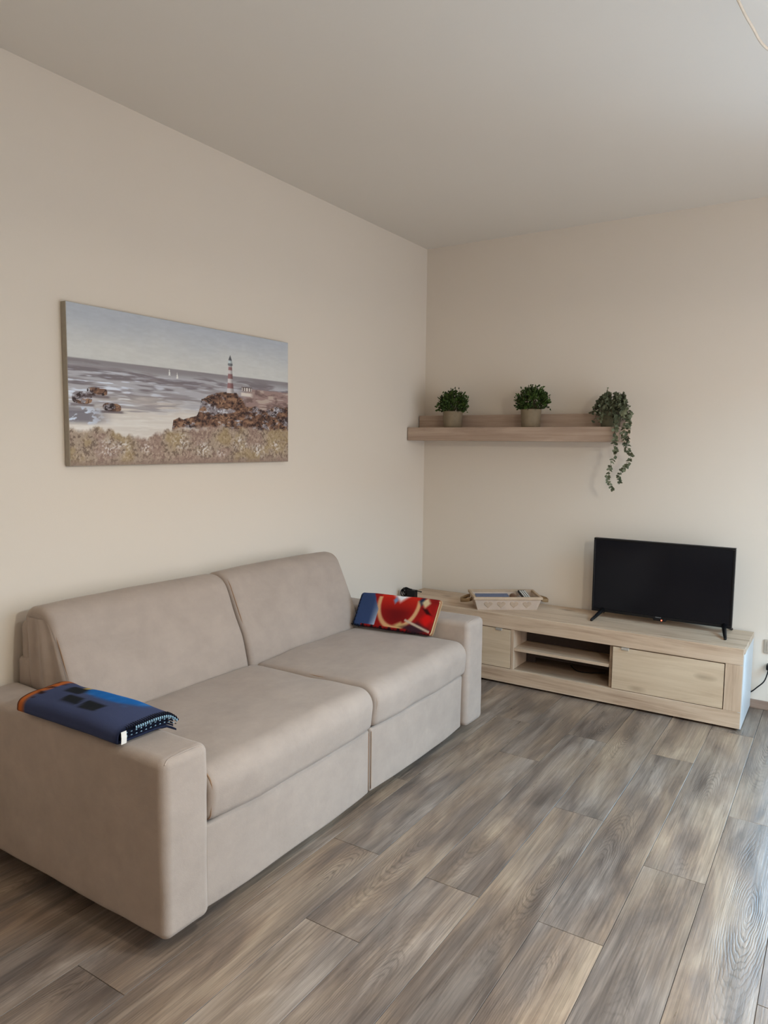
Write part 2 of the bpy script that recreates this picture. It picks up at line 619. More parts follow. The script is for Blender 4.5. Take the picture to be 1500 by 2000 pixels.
wall_with_hole('wall_back', 'x', 0.0, 0.12, 0.0, XR + 0.12, 2.19, 2.81, 0.0, 2.15)
wall_with_hole('wall_right', 'y', XR, 0.12, YB, 0.0, -2.55, -0.55, 0.0, 2.2)
wall_with_hole('wall_rear', 'x', YB - 0.12, 0.12, 0.0, XR + 0.12, 1.45, 3.15, 0.6, 2.15)


def frame(name, lo, hi, axis, w=0.06):
    """outer frame and a middle bar round an opening"""
    bm = bmesh.new()
    a0, a1, z0, z1, p0, p1 = lo, hi, *axis[1:3], *axis[3:5]
    def b(u0, u1, v0, v1):
        if axis[0] == 'y': box(bm, (p0, u0, v0), (p1, u1, v1), 0.004, 1)
        else: box(bm, (u0, p0, v0), (u1, p1, v1), 0.004, 1)
    b(a0, a0 + w, z0, z1); b(a1 - w, a1, z0, z1)
    b(a0 + w, a1 - w, z1 - w, z1); b(a0 + w, a1 - w, z0, z0 + w)
    m = (a0 + a1) / 2
    if a1 - a0 > 1.0: b(m - 0.04, m + 0.04, z0 + w, z1 - w)
    return structure(obj(name, bm, M['frame_white']))


frame('door_1', -2.55, -0.55, ('y', 0.0, 2.2, XR + 0.05, XR + 0.10))
frame('door_2', 2.19, 2.81, ('x', 0.0, 2.15, 0.04, 0.09))
frame('window_1', 1.45, 3.15, ('x', 0.6, 2.15, YB - 0.03, YB))  # unseen rear window, added along with the warm fill

# floor: one base and every plank by itself
floor = structure(obj('floor', nb((-0.12, YB - 0.12, -0.06), (XR + 0.12, 0.12, -0.0075)), M['sub']))
PW, PL = 0.1891, 1.378
mesh_cache = {}


def plank_mesh(w, l):
    key = (round(w, 3), round(l, 3))
    if key in mesh_cache: return mesh_cache[key]
    g = 0.0007
    bm = bmesh.new()
    b = 0.0007
    x0, x1, y0, y1 = -w / 2 + g, w / 2 - g, -l / 2 + g, l / 2 - g
    lowr = [bm.verts.new(p) for p in ((x0, y0, -0.0075), (x1, y0, -0.0075), (x1, y1, -0.0075), (x0, y1, -0.0075))]
    mid = [bm.verts.new(p) for p in ((x0, y0, -b), (x1, y0, -b), (x1, y1, -b), (x0, y1, -b))]
    top = [bm.verts.new(p) for p in ((x0 + b, y0 + b, 0), (x1 - b, y0 + b, 0), (x1 - b, y1 - b, 0), (x0 + b, y1 - b, 0))]
    for a, c in ((lowr, mid), (mid, top)):
        for k in range(4): bm.faces.new((a[k], a[(k + 1) % 4], c[(k + 1) % 4], c[k]))
    bm.faces.new(top); bm.faces.new(list(reversed(lowr)))
    me = bpy.data.meshes.new('plank'); bm.to_mesh(me); bm.free()
    me.materials.append(M['plank'])
    mesh_cache[key] = me
    return me


phase = {4: -3.13, 5: -2.262, 6: -2.651, 7: -2.284, 8: -1.62, 9: -2.29, 10: -1.83, 11: -2.70, 12: -2.288}
rowsx = [PW * i for i in range(0, 19)]
for i in range(18):
    x0 = max(0.0, rowsx[i]); x1 = min(XR, rowsx[i + 1])
    if x1 - x0 < 0.01: continue
    ph = phase.get(i, -2.0 - 0.43 * ((i * 7) % 5))
    kk0 = math.floor((YB - ph) / PL)
    y = ph + kk0 * PL
    while y < -1e-4:
        ya_, yb_ = max(YB, y), min(0.0, y + PL)
        if yb_ - ya_ > 0.02:
            o = bpy.data.objects.new('plank', plank_mesh(x1 - x0, yb_ - ya_))
            COL.objects.link(o)
            o.location = ((x0 + x1) / 2, (ya_ + yb_) / 2, 0)
            o.parent = floor
        y += PL

structure(obj('baseboard_back', nb((0.0, -0.013, 0.0), (2.19, 0.0, 0.046), 0.003, 2), M['skirt']))
structure(obj('baseboard_left', nb((0.0, YB, 0.0), (0.013, -0.013, 0.046), 0.003, 2), M['skirt_y']))

# ------------------------------------------------------------------ sofa
sofa = thing('sofa', 'long beige microfibre two seater sofa standing against the left wall under the painting', 'sofa', (0.0, -2.03, 0.0))


def sofa_part(name, bm, mat, smooth=True):
    for v in bm.verts: v.co.y += 2.03
    return obj(name, bm, mat, sofa, smooth)


def sub(o, name, bm, mat, smooth=True, shift=(0, 2.03, 0)):
    for v in bm.verts: v.co += Vector(shift)
    return obj(name, bm, mat, o, smooth)


def arm_disp(p, n):
    return 0.004 * mnoise.noise(Vector((p.x * 4, p.y * 4, p.z * 4))) + 0.0015 * mnoise.noise(p * 14)


AL0, AL1, AR0, AR1 = -2.998, -2.836, -1.222, -1.052
XF, ZA = 0.945, 0.548
for (a, b) in ((AL0, AL1), (AR0, AR1)):
    arm = sofa_part('armrest', soft_box((0.015, a, 0.046), (XF, b, ZA), 0.026, (22, 6, 14), arm_disp), M['suede'])
    # the welt where the front panel meets the top of the arm
    pts = smooth_path([(XF - 0.008, a + 0.012, ZA - 0.013), (XF - 0.012, a + 0.035, ZA - 0.002), (XF - 0.012, b - 0.035, ZA - 0.002), (XF - 0.008, b - 0.012, ZA - 0.013)], 6)
    sub(arm, 'piping', tube(bmesh.new(), pts, 0.0022, 6), M['suede'])

# front panels below the seat
for (a, b) in ((AL1 + 0.003, -2.003), (-1.997, AR0 - 0.003)):
    def ap_disp(p, n):
        return (0.010 * math.sin(PI * (p.y - a) / (b - a)) ** 0.6 if a < p.y < b else 0) * max(0, n.x) + 0.003 * mnoise.noise(Vector((p.x * 5, p.y * 6, p.z * 3)))
    pan = sofa_part('front_panel', soft_box((0.86, a, 0.046), (0.918, b, 0.297), 0.010, (3, 20, 8), ap_disp), M['suede'])
    ys = b - 0.006 if b < -1.5 else a + 0.006
    sub(pan, 'stitching', tube(bmesh.new(), [(0.919, ys, 0.06 + 0.225 * k / 8) for k in range(9)], 0.0016, 5), M['suede_seam'])

# seat cushions
seat_loop = round_poly([(0.30, 0.305), (0.935, 0.303), (0.955, 0.462), (0.34, 0.452)], [0.02, 0.03, 0.062, 0.03], 8)
for i, (a, b) in enumerate(((AL1 + 0.004, -2.008), (-1.996, AR0 - 0.004))):
    c = sofa_part('seat_cushion', loft(seat_loop, a, b, 0.022, 0.008, 16, 3.7 * i, 0.006), M['suede'])
    for yy in (a + 0.010, b - 0.010):
        sub(c, 'piping', piping(seat_loop, yy, 0.0028, -0.007), M['suede_seam'])

# back cushions
back_loop = round_poly([(0.105, 0.40), (0.345, 0.40), (0.305, 0.56), (0.185, 0.825), (0.045, 0.80), (0.080, 0.60)], [0.02, 0.03, 0.3, 0.085, 0.05, 0.1], 9)
for i, (a, b) in enumerate(((AL1 + 0.006, -2.026), (-2.016, AR0 - 0.006))):
    c = sofa_part('back_cushion', loft(back_loop, a, b, 0.022, 0.006, 16, 9.1 + 5 * i, 0.006), M['suede'])
    for yy in (a + 0.010, b - 0.010):
        sub(c, 'piping', piping(back_loop, yy, 0.0028, -0.007, lambda p: p[2] > 0.43), M['suede_seam'])
    if i == 0:
        # loose gathered side of the back, seen over the near arm
        bm = bmesh.new()
        rows = []
        NZ, NX = 22, 28
        for r_ in range(NZ + 1):
            z = 0.50 + (0.778 - 0.50) * r_ / NZ
            t = (z - 0.50) / 0.278
            xa0 = 0.085 + (0.072 - 0.085) * t
            xb0 = np.interp(z, [0.50, 0.56, 0.70, 0.76, 0.778], [0.315, 0.298, 0.236, 0.200, 0.180])
            row = []
            for s in range(NX + 1):
                q = s / NX
                env = math.sin(PI * min(1, q * 1.0)) ** 0.5 * (0.25 + 0.75 * math.sin(PI * min(1.0, t * 0.95 + 0.03)))
                fold = 0.5 + 0.5 * math.sin(2 * PI * (q * 2.2 - 0.45 * t + 0.25))
                row.append(bm.verts.new((xa0 + (xb0 - xa0) * q, a + 0.001 - 0.019 * env * (0.35 + 0.65 * fold), z)))
            rows.append(row)
        for r0, r1 in zip(rows, rows[1:]):
            for s in range(NX): bm.faces.new((r0[s], r0[s + 1], r1[s + 1], r1[s]))
        sub(c, 'side_panel', bm, M['suede'])

# frame behind the cushions, its lower sleeve and the base under the seat
sofa_part('back_frame', soft_box((0.018, AL1 + 0.010, 0.30), (0.082, AR0 - 0.010, 0.758), 0.024, (3, 20, 8), arm_disp), M['suede'])
sofa_part('frame_sleeve', soft_box((0.016, AL1 + 0.001, 0.30), (0.092, AL1 + 0.085, 0.632), 0.014, (3, 4, 8), arm_disp), M['suede'])
sofa_part('base_frame', nb((0.06, AL1 + 0.002, 0.06), (0.858, AR0 - 0.002, 0.296), 0.004), M['suede'])
for fx_ in (0.12, 0.74):
    for fy_ in (AL0 + 0.26, AR1 - 0.26):
        sofa_part('foot', lathe(bmesh.new(), [(0, 0), (0.026, 0), (0.028, 0.006), (0.024, 0.05), (0, 0.05)], 16, (fx_, fy_, 0)), M['dark'])

# ------------------------------------------------------------------ painting
PX0, PX1, PZ0, PZ1 = -2.623, -1.4225, 1.2785, 1.861
art = thing('canvas_painting', 'wide unframed canvas seascape with a striped lighthouse hanging above the sofa', 'painting', (0.0, (PX0 + PX1) / 2, (PZ0 + PZ1) / 2))
obj('stretcher', nb((0.001, PX0 - art.location.y, PZ0 - art.location.z), (0.030, PX1 - art.location.y, PZ1 - art.location.z), 0.002, 2), M['canvas_edge'], art)


def paint_seascape(u, v):
    n1 = vn(u, v, 5, 3, 1, 4)
    c = np.zeros(u.shape + (3,))
    t = np.clip((v - 0.668) / 0.332, 0, 1)
    c[:] = np.array((200, 199, 192))
    c = lay(c, (174, 178, 182), sstep(0.1, 0.95, t + 0.35 * (n1 - 0.5)))
    c += ((vn(u, v, 30, 60, 2, 3) - 0.5) * 12)[..., None]
    # sea
    sea = sstep(0.672, 0.664, v)
    st = vn(u, v + 0.06 * vn(u, v, 5, 4, 8, 2), 5, 34, 3, 4)
    st2 = vn(u, v, 14, 80, 4, 3)
    sc_ = np.zeros_like(c); sc_[:] = (172, 170, 172)
    sc_ = lay(sc_, (120, 112, 114), sstep(0.52, 0.40, st))
    sc_ = lay(sc_, (216, 222, 230), sstep(0.55, 0.70, st2) * sstep(0.63, 0.56, v) * (0.35 + 0.65 * sstep(0.45, 0.1, u)))
    sc_ = lay(sc_, (222, 214, 200), sstep(0.50, 0.30, v + 0.25 * (st - 0.5)) * 0.85)
    sc_ = lay(sc_, (132, 126, 126), sstep(0.60, 0.655, v + 0.04 * (st - 0.5)) * 0.85)
    sc_ = lay(sc_, (140, 132, 132), sstep(0.60, 0.72, vn(u, v, 6, 46, 5, 3)) * sstep(0.28, 0.36, v) * 0.7)
    foam = sstep(0.56, 0.66, vn(u, v, 44, 40, 6, 3)) * sstep(0.16, 0.04, u) * sstep(0.24, 0.28, v) * sstep(0.40, 0.34, v)
    sc_ = lay(sc_, (104, 100, 108), sstep(0.17, 0.06, u) * sstep(0.25, 0.29, v) * sstep(0.40, 0.33, v) * 0.8)
    sc_ = lay(sc_, (206, 216, 228), foam)
    c = c * (1 - sea[..., None]) + sc_ * sea[..., None]
    # sail boats
    for (bx, bz, hh) in ((0.381, 0.62, 0.05), (0.415, 0.605, 0.042)):
        w = (bz + hh - v) / hh * 0.0042
        c = lay(c, (222, 220, 212), ((v > bz) & (v < bz + hh) & (np.abs(u - bx) < w)).astype(float))
    # heath on the right
    top = 0.588 - 0.02 * np.abs(vn(u, v * 0, 22, 2, 11, 3) - 0.5)
    fld = sstep(0.0, 0.012, top - v) * sstep(0.70, 0.80, u + 0.25 * (0.59 - v))
    hc = np.zeros_like(c); hc[:] = (150, 126, 118)
    hc = lay(hc, (118, 96, 90), sstep(0.5, 0.66, vn(u, v, 26, 34, 12, 4)))
    hc = lay(hc, (178, 160, 146), sstep(0.6, 0.72, vn(u, v, 18, 50, 13, 3)))
    c = c * (1 - fld[..., None]) + hc * fld[..., None]
    # little house and its path
    hs = ((np.abs(u - 0.757) < 0.027) & (np.abs(v - 0.575) < 0.014)).astype(float)
    c = lay(c, (206, 198, 188), hs)
    c = lay(c, (90, 74, 70), ((np.abs(u - 0.757) < 0.030) & (np.abs(v - 0.591) < 0.004)).astype(float))
    for q in (0.738, 0.750, 0.765, 0.778):
        c = lay(c, (84, 70, 66), ((np.abs(u - q) < 0.0025) & (np.abs(v - 0.574) < 0.012)).astype(float))
    c = lay(c, (214, 204, 190), sstep(0.02, 0.008, np.abs(v - 0.535 + 0.05 * (u - 0.74))) * sstep(0.72, 0.73, u) * sstep(0.80, 0.77, u))

    # rocks
    def rocks(mask, seed, c):
        a = vn(u, v, 58, 40, seed, 4); b = vn(u, v, 20, 22, seed + 1, 4); l = np.abs(vn(u, v, 34, 24, seed + 2, 3) - 0.5)
        rc = np.zeros_like(c); rc[:] = (112, 82, 64)
        rc = lay(rc, (148, 114, 88), sstep(0.53, 0.66, a))
        rc = lay(rc, (140, 138, 144), sstep(0.52, 0.60, b) * 0.8)
        rc = lay(rc, (192, 192, 196), sstep(0.60, 0.70, a) * sstep(0.52, 0.6, b))
        rc = lay(rc, (52, 34, 30), sstep(0.45, 0.30, a) * 0.9)
        rc = lay(rc, (40, 28, 26), sstep(0.035, 0.012, l))
        return c * (1 - mask[..., None]) + rc * mask[..., None]
    jag = 0.05 * (vn(u, v, 26, 20, 21, 3) - 0.5)
    outline = np.interp(u, [0.385, 0.395, 0.42, 0.44, 0.50, 0.515, 0.525, 0.56, 0.632, 0.70, 0.73, 0.75, 0.80, 0.86, 0.93, 1.0], [0.20, 0.315, 0.335, 0.315, 0.35, 0.40, 0.47, 0.50, 0.545, 0.54, 0.50, 0.44, 0.45, 0.42, 0.465, 0.46])
    m = sstep(0.0, 0.008, outline + jag * 0.6 - v) * sstep(0.383, 0.392, u + jag * 0.2) * sstep(0.24, 0.27, v + jag)
    c = rocks(m, 40, c)
    for (rx, rz, rw, rh) in ((0.045, 0.425, 0.034, 0.040), (0.098, 0.468, 0.036, 0.026), (0.150, 0.375, 0.034, 0.026)):
        d = (np.abs(u - rx) / rw) ** 3 + (np.abs(v - rz + jag * 0.3) / rh) ** 3
        c = rocks(sstep(1.1, 0.9, d), 60, c)
        c = lay(c, (96, 84, 84), sstep(0.012, 0.004, np.abs(v - (rz - rh - 0.004))) * sstep(rw * 1.4, rw, np.abs(u - rx)) * 0.7)
    # lighthouse
    lw = np.interp(v, [0.54, 0.56, 0.60, 0.735, 0.745, 0.7451, 0.755, 0.79, 0.82], [0.020, 0.017, 0.0145, 0.009, 0.009, 0.012, 0.012, 0.008, 0.001])
    lm = sstep(0.0015, -0.0015, np.abs(u - 0.669) - lw) * (v > 0.535) * (v < 0.825)
    lc = np.zeros_like(c); lc[:] = (204, 196, 192)
    for (a, b) in ((0.572, 0.612), (0.645, 0.682), (0.71, 0.735)):
        lc = lay(lc, (148, 108, 106), sstep(a - 0.004, a + 0.004, v) * sstep(b + 0.004, b - 0.004, v))
    lc = lay(lc, (120, 122, 122), sstep(0.738, 0.744, v))
    lc = lay(lc, (190, 200, 198), sstep(0.760, 0.764, v) * sstep(0.785, 0.78, v))
    lc = lay(lc, (84, 84, 86), sstep(0.786, 0.79, v))
    lc = lc * (1 - 0.28 * sstep(0.664, 0.682, u))[..., None]
    c = c * (1 - lm[..., None]) + lc * lm[..., None]
    # dune grass in front
    edge = np.interp(u, [0, 0.1, 0.2, 0.28, 0.34, 0.42, 0.6, 0.8, 1.0], [0.225, 0.235, 0.205, 0.175, 0.215, 0.25, 0.275, 0.27, 0.27]) + 0.07 * (vn(u, v, 40, 12, 71, 4) - 0.5)
    gm = sstep(-0.012, 0.02, edge - v)
    g = vn(u, v, 130, 60, 72, 4); g2 = vn(u, v, 9, 5, 73, 4); g3 = vn(u, v, 190, 80, 74, 3)
    gc = np.zeros_like(c); gc[:] = (160, 142, 122)
    gc = lay(gc, (112, 94, 80), sstep(0.54, 0.38, g) * 0.95)
    gc = lay(gc, (160, 138, 96), sstep(0.5, 0.64, g2) * 0.6)
    gc = lay(gc, (146, 120, 108), sstep(0.48, 0.36, g2) * 0.6)
    gc = lay(gc, (190, 170, 148), sstep(0.58, 0.70, g3) * 0.6)
    for (fx_, fz_, s_) in ((0.13, 0.11, 0.05), (0.19, 0.12, 0.035), (0.28, 0.11, 0.03), (0.43, 0.16, 0.05), (0.53, 0.10, 0.05), (0.72, 0.15, 0.05), (0.82, 0.10, 0.05), (0.62, 0.08, 0.03), (0.92, 0.13, 0.04)):
        d = np.sqrt(((u - fx_) / s_) ** 2 + ((v - fz_) / (s_ * 1.6)) ** 2)
        gc = lay(gc, (214, 208, 200), sstep(1.1, 0.2, d) * sstep(0.52, 0.64, vn(u, v, 150, 80, 75, 3)) * 0.85)
    gc = lay(gc, (138, 118, 104), sstep(0.05, 0.0, v) * 0.7)
    c = c * (1 - gm[..., None]) + gc * gm[..., None]
    return c


def grid_mesh(name, P):
    """mesh of an (rows, cols, 3) array of points"""
    R_, C_ = P.shape[:2]
    idx = np.arange(R_ * C_).reshape(R_, C_)
    q = np.stack([idx[:-1, :-1], idx[:-1, 1:], idx[1:, 1:], idx[1:, :-1]], -1).reshape(-1, 4)
    me = bpy.data.meshes.new(name)
    me.vertices.add(R_ * C_); me.vertices.foreach_set('co', P.reshape(-1).astype(np.float32))
    me.loops.add(q.size); me.loops.foreach_set('vertex_index', q.reshape(-1).astype(np.int32))
    me.polygons.add(len(q)); me.polygons.foreach_set('loop_start', np.arange(0, q.size, 4, dtype=np.int32))
    me.update(calc_edges=True)
    for p in me.polygons: p.use_smooth = True
    return me


NU, NV = 640, 310
uu, vv = np.meshgrid(np.linspace(0, 1, NU), np.linspace(0, 1, NV))
img = np.clip(paint_seascape(uu, vv) * np.array((1.05, 1.06, 1.08)), 0, 250)
lum = img.mean(-1) / 255
rel = 0.0012 * vn(uu, vv, 90, 50, 90, 3) + 0.0008 * lum
edge_ = np.minimum(np.minimum(uu, 1 - uu) * 1.2, np.minimum(vv, 1 - vv) * 0.58)
rel = rel * np.clip(edge_ / 0.004, 0, 1)
P = np.stack([0.0302 + rel, PX0 + 0.0015 + uu * (PX1 - PX0 - 0.003) - art.location.y, PZ0 + 0.0015 + vv * (PZ1 - PZ0 - 0.003) - art.location.z], -1)
me = grid_mesh('canvas', P)
set_paint(me, srgb_lin(img).reshape(-1, 3))
me.materials.append(M['painting'])
o = bpy.data.objects.new('canvas', me); COL.objects.link(o); o.parent = art
o['label'] = 'painted sea with rocks, sailboats and a striped lighthouse'

# ------------------------------------------------------------------ tv cabinet
CX0, CX1, CYF, CZ0, CZ1 = 0.022, 2.016, -0.412, 0.012, 0.409
cab = thing('tv_cabinet', 'long low pale oak television cabinet with doors and open niche along the back wall', 'cabinet', (CX0, -0.2, 0))


def cpart(name, bm, mat, parent=None, smooth=False):
    for v in bm.verts: v.co -= cab.location
    return obj(name, bm, mat, parent or cab, smooth)


YK = -0.015
cpart('top_panel', nb((CX0, CYF + 0.022, CZ1 - 0.03), (CX1 - 0.0, YK, CZ1), 0.0015, 1), M['oak_x'])
cpart('top_rail', nb((CX0, CYF, 0.327), (CX1 - 0.004, CYF + 0.0215, CZ1), 0.0015, 1), M['oak_x'])
cpart('bottom_rail', nb((CX0, CYF, CZ0), (CX1 - 0.004, CYF + 0.0215, 0.0945), 0.0015, 1), M['oak_x'])
cpart('stile', nb((1.9345, CYF, 0.095), (CX1 - 0.004, CYF + 0.0215, 0.3265), 0.001, 1), M['oak_z'])
cpart('stile', nb((CX0, CYF, 0.095), (0.104, CYF + 0.0215, 0.3265), 0.001, 1), M['oak_z'])
cpart('side_panel', nb((CX1 - 0.018, CYF + 0.0005, CZ0), (CX1, YK, CZ1 - 0.0305), 0.001, 1), M['white_side'])['label'] = 'white end panel facing the window'
cpart('side_panel', nb((CX0, CYF + 0.022, CZ0), (CX0 + 0.018, YK, CZ1 - 0.0305), 0.001, 1), M['oak_z'])
cpart('bottom_panel', nb((CX0 + 0.0185, CYF + 0.022, 0.074), (CX1 - 0.0185, YK, 0.094), 0.001, 1), M['oak_shaded'])
cpart('divider', nb((0.8185, CYF + 0.003, 0.0948), (0.8365, -0.19, 0.3265), 0.001, 1), M['oak_z'])
cpart('divider', nb((1.373, CYF + 0.022, 0.0945), (1.391, -0.19, 0.3785), 0.001, 1), M['oak_shaded'])
cpart('niche_shelf', nb((0.837, CYF + 0.010, 0.204), (1.3725, -0.208, 0.220), 0.001, 1), M['oak_x'])
cpart('back_panel', nb((0.837, -0.207, 0.128), (1.3725, -0.200, 0.3785)), M['back_board'])
cpart('back_panel', nb((0.837, -0.207, 0.0945), (0.893, -0.200, 0.1275)), M['back_board'])
cpart('rear_panel', nb((CX0 + 0.0185, -0.024, 0.0945), (CX1 - 0.0185, -0.016, 0.3785)), M['sub'])
dr = cpart('door', nb((1.3935, CYF + 0.002, 0.0975), (1.9305, CYF + 0.020, 0.3215), 0.001, 1), M['oak_door'])
dl = cpart('door', nb((0.1065, CYF + 0.002, 0.0975), (0.8165, CYF + 0.020, 0.3225), 0.001, 1), M['oak_door'])
for d_, hx in ((dr, 1.457), (dl, 0.746)):
    bm = nb((hx - 0.019, CYF - 0.006, 0.3205), (hx + 0.019, CYF + 0.018, 0.3255), 0.001, 1)
    box(bm, (hx - 0.019, CYF - 0.006, 0.313), (hx + 0.019, CYF - 0.003, 0.3203), 0.001, 1)
    cpart('handle', bm, M['metal'], d_)
for fx_ in (0.08, 0.7, 1.3, 1.95):
    for fy_ in (-0.36, -0.06):
        cpart('foot', lathe(bmesh.new(), [(0, 0), (0.015, 0), (0.015, 0.074), (0, 0.074)], 12, (fx_, fy_, 0)), M['dark'])
# a lead lying in the lower niche
tag(obj('niche_cable', tube(bmesh.new(), smooth_path([(1.10, -0.185, 0.110), (1.125, -0.215, 0.104), (1.16, -0.235, 0.0985), (1.22, -0.225, 0.0985), (1.30, -0.19, 0.102)], 6), 0.0028, 6), M['dark']), 'thin black lead lying in the lower open niche of the television cabinet', 'cable')

# ------------------------------------------------------------------ television
tv = thing('television', 'black flat screen television on two feet at the right end of the cabinet', 'television', (1.561, -0.155, CZ1))
TX0, TX1, TZ0, TZ1, TY = 1.199, 1.923, 0.442, 0.8595, -0.158


def tpart(name, bm, mat, parent=None, smooth=False):
    for v in bm.verts: v.co -= tv.location
    return obj(name, bm, mat, parent or tv, smooth)


bm = bmesh.new()
bz = 0.009
box(bm, (TX0, TY, TZ1 - bz), (TX1, TY + 0.03, TZ1), 0.002, 2)
box(bm, (TX0, TY, TZ0), (TX1, TY + 0.03, TZ0 + 0.014), 0.002, 2)
box(bm, (TX0, TY, TZ0 + 0.0142), (TX0 + bz, TY + 0.03, TZ1 - bz - 0.0002), 0.0015, 1)
box(bm, (TX1 - bz, TY, TZ0 + 0.0142), (TX1, TY + 0.03, TZ1 - bz - 0.0002), 0.0015, 1)
bezel = tpart('bezel', bm, M['dark'])
tpart('screen', nb((TX0 + bz + 0.0004, TY + 0.003, TZ0 + 0.0146), (TX1 - bz - 0.0004, TY + 0.012, TZ1 - bz - 0.0006)), M['screen'])
tpart('back_cover', soft_box((TX0 + 0.06, TY + 0.0125, TZ0 + 0.03), (TX1 - 0.06, TY + 0.075, TZ1 - 0.10), 0.02, (8, 3, 6)), M['dark'], None, True)
nubo = tpart('sensor_housing', soft_box((1.536, TY - 0.0035, TZ0 - 0.010), (1.602, TY + 0.018, TZ0 + 0.004), 0.004, (4, 2, 2)), M['dark'], None, True)
tpart('standby_light', lathe(bmesh.new(), [(0, 0), (0.0032, 0.0004), (0.0036, 0.0016), (0.0022, 0.0034), (0, 0.004)], 12), M['led'], nubo, True)
led = nubo.children[0]
for v in led.data.vertices:
    q = v.co + tv.location
    v.co = Vector((1.580 + q.x, TY - 0.0025 - q.z, TZ0 - 0.004 + q.y)) - tv.location
led['label'] = 'small glowing red standby light'
bm = bmesh.new()
for k in range(7):
    x = 1.548 + k * 0.0042
    box(bm, (x, TY - 0.0006, TZ0 + 0.0065), (x + 0.0026, TY + 0.001, TZ0 + (0.0105 if k % 3 else 0.0115)))
tpart('badge', bm, M['badge'], bezel)
for fx_ in (1.262, 1.886):
    s = -1 if fx_ < 1.5 else 1
    bm = bmesh.new()
    for yy, drop in ((-0.283, 0.0), (-0.045, 0.0)):
        # one blade running from under the set out to the tip
        A = Vector((fx_, TY + 0.012 + (0.006 if yy > TY else -0.006), TZ0 + 0.012)); B = Vector((fx_ + s * 0.026, yy, CZ1 + 0.0065))
        tube(bm, [A, A.lerp(B, 0.35), A.lerp(B, 0.75), B, B + (B - A).normalized() * 0.004], 0.008, 8, True, [0.0125, 0.011, 0.009, 0.0072, 0.004])
    tpart('foot', bm, M['dark'], None, True)

# ------------------------------------------------------------------ wall shelf and plants
SX0, SX1, SYF, SZ0, SZ1 = 0.006, 1.329, -0.228, 1.396, 1.4775
shelf = thing('wall_shelf', 'pale oak wall shelf with low back board above the television cabinet', 'shelf', (SX0, 0, SZ0))
for nm, lo, hi in (('shelf_board', (SX0, SYF, SZ0), (SX1, -0.0005, SZ1)), ('back_board', (SX0 + 0.002, -0.086, SZ1 + 0.0002), (SX1 - 0.002, -0.0005, 1.557))):
    bm = nb(lo, hi, 0.0012, 1)
    for v in bm.verts: v.co -= shelf.location
    obj(nm, bm, M['shelf_oak'], shelf)


def leaf(bm, p, d, up, L, w, cup=0.25):
    d = d.normalized(); s = d.cross(up)
    if s.length < 1e-3: s = d.cross(Vector((1, 0, 0)))
    s.normalize(); n = s.cross(d)
    pts = [(0, 0, 0), (0.3, 0.42, 0.1), (0.65, 0.40, 0.12), (1, 0, 0), (0.65, -0.40, 0.12), (0.3, -0.42, 0.1)]
    vs = [bm.verts.new(p + d * (a * L) + s * (b * w) + n * (c_ * L * cup)) for a, b, c_ in pts]
    m = bm.verts.new(p + d * (0.5 * L) - n * (0.05 * L))
    for k in range(6): bm.faces.new((vs[k], vs[(k + 1) % 6], m))


def bush(x, y, pot_r, pot_h, w, z_lo, z_hi, label, seed, dx=0.0):
    rnd = random.Random(seed)
    t = thing('potted_boxwood', label, 'plant', (x, y, SZ1 + 0.0002), 0, 'plants on the wall shelf')
    prof = [(0, 0.001), (pot_r * 0.86, 0), (pot_r * 0.90, 0.003), (pot_r * 1.0, pot_h - 0.002), (pot_r * 1.0, pot_h), (pot_r * 0.93, pot_h), (pot_r * 0.92, pot_h - 0.012), (0, pot_h - 0.012)]
    obj('pot', lathe(bmesh.new(), prof, 36), M['pot'], t, True)
    obj('soil', lathe(bmesh.new(), [(0, pot_h - 0.0118), (pot_r * 0.915, pot_h - 0.0115), (pot_r * 0.5, pot_h - 0.004), (0, pot_h - 0.002)], 20), M['soil'], t, True)
    bm = bmesh.new(); bs = bmesh.new()
    base = Vector((0, 0, pot_h - 0.012))
    zl, zh = z_lo - SZ1, z_hi - SZ1
    cen = Vector((dx, 0, zl + (zh - zl) * 0.30))
    for k in range(190):
        th = rnd.uniform(0, 2 * PI); cz = rnd.uniform(-0.45, 1.0)
        rr = math.sqrt(max(0, 1 - cz * cz)) if cz > 0 else 1 - 0.25 * cz * cz
        lump = 1 + 0.12 * mnoise.noise(Vector((math.cos(th) * 2 + seed, math.sin(th) * 2, cz * 2)))
        tip = cen + Vector((math.cos(th) * rr * w / 2, math.sin(th) * rr * w / 2 * 0.82, cz * (zh - cen.z) if cz > 0 else cz * (cen.z - zl) * 2.0)) * lump * rnd.uniform(0.80, 1.0)
        dirn = (tip - base).normalized()
        if k % 4 == 0: tube(bs, [base, base.lerp(tip, 0.5) + Vector((0, 0, 0.006)), tip], 0.0012, 4, False)
        for q in range(9):
            p = tip - dirn * rnd.uniform(0.0, 0.045) + Vector((rnd.gauss(0, 0.006), rnd.gauss(0, 0.006), rnd.gauss(0, 0.005)))
            dd = (dirn + Vector((rnd.gauss(0, 0.6), rnd.gauss(0, 0.6), rnd.gauss(0.1, 0.6)))).normalized()
            leaf(bm, p, dd, Vector((rnd.gauss(0, 1), rnd.gauss(0, 1), rnd.gauss(0.5, 1))), rnd.uniform(0.012, 0.019), rnd.uniform(0.009, 0.013))
    # every leaf stays off the wall and the shelf
    for v in bm.verts:
        v.co.y = min(v.co.y, -y - 0.004)
        v.co.z = max(v.co.z, pot_h - 0.008)
    obj('foliage', bm, M['box_leaf'], t)['kind'] = 'stuff'
    obj('stems', bs, M['stem'], t)['kind'] = 'stuff'
    return t


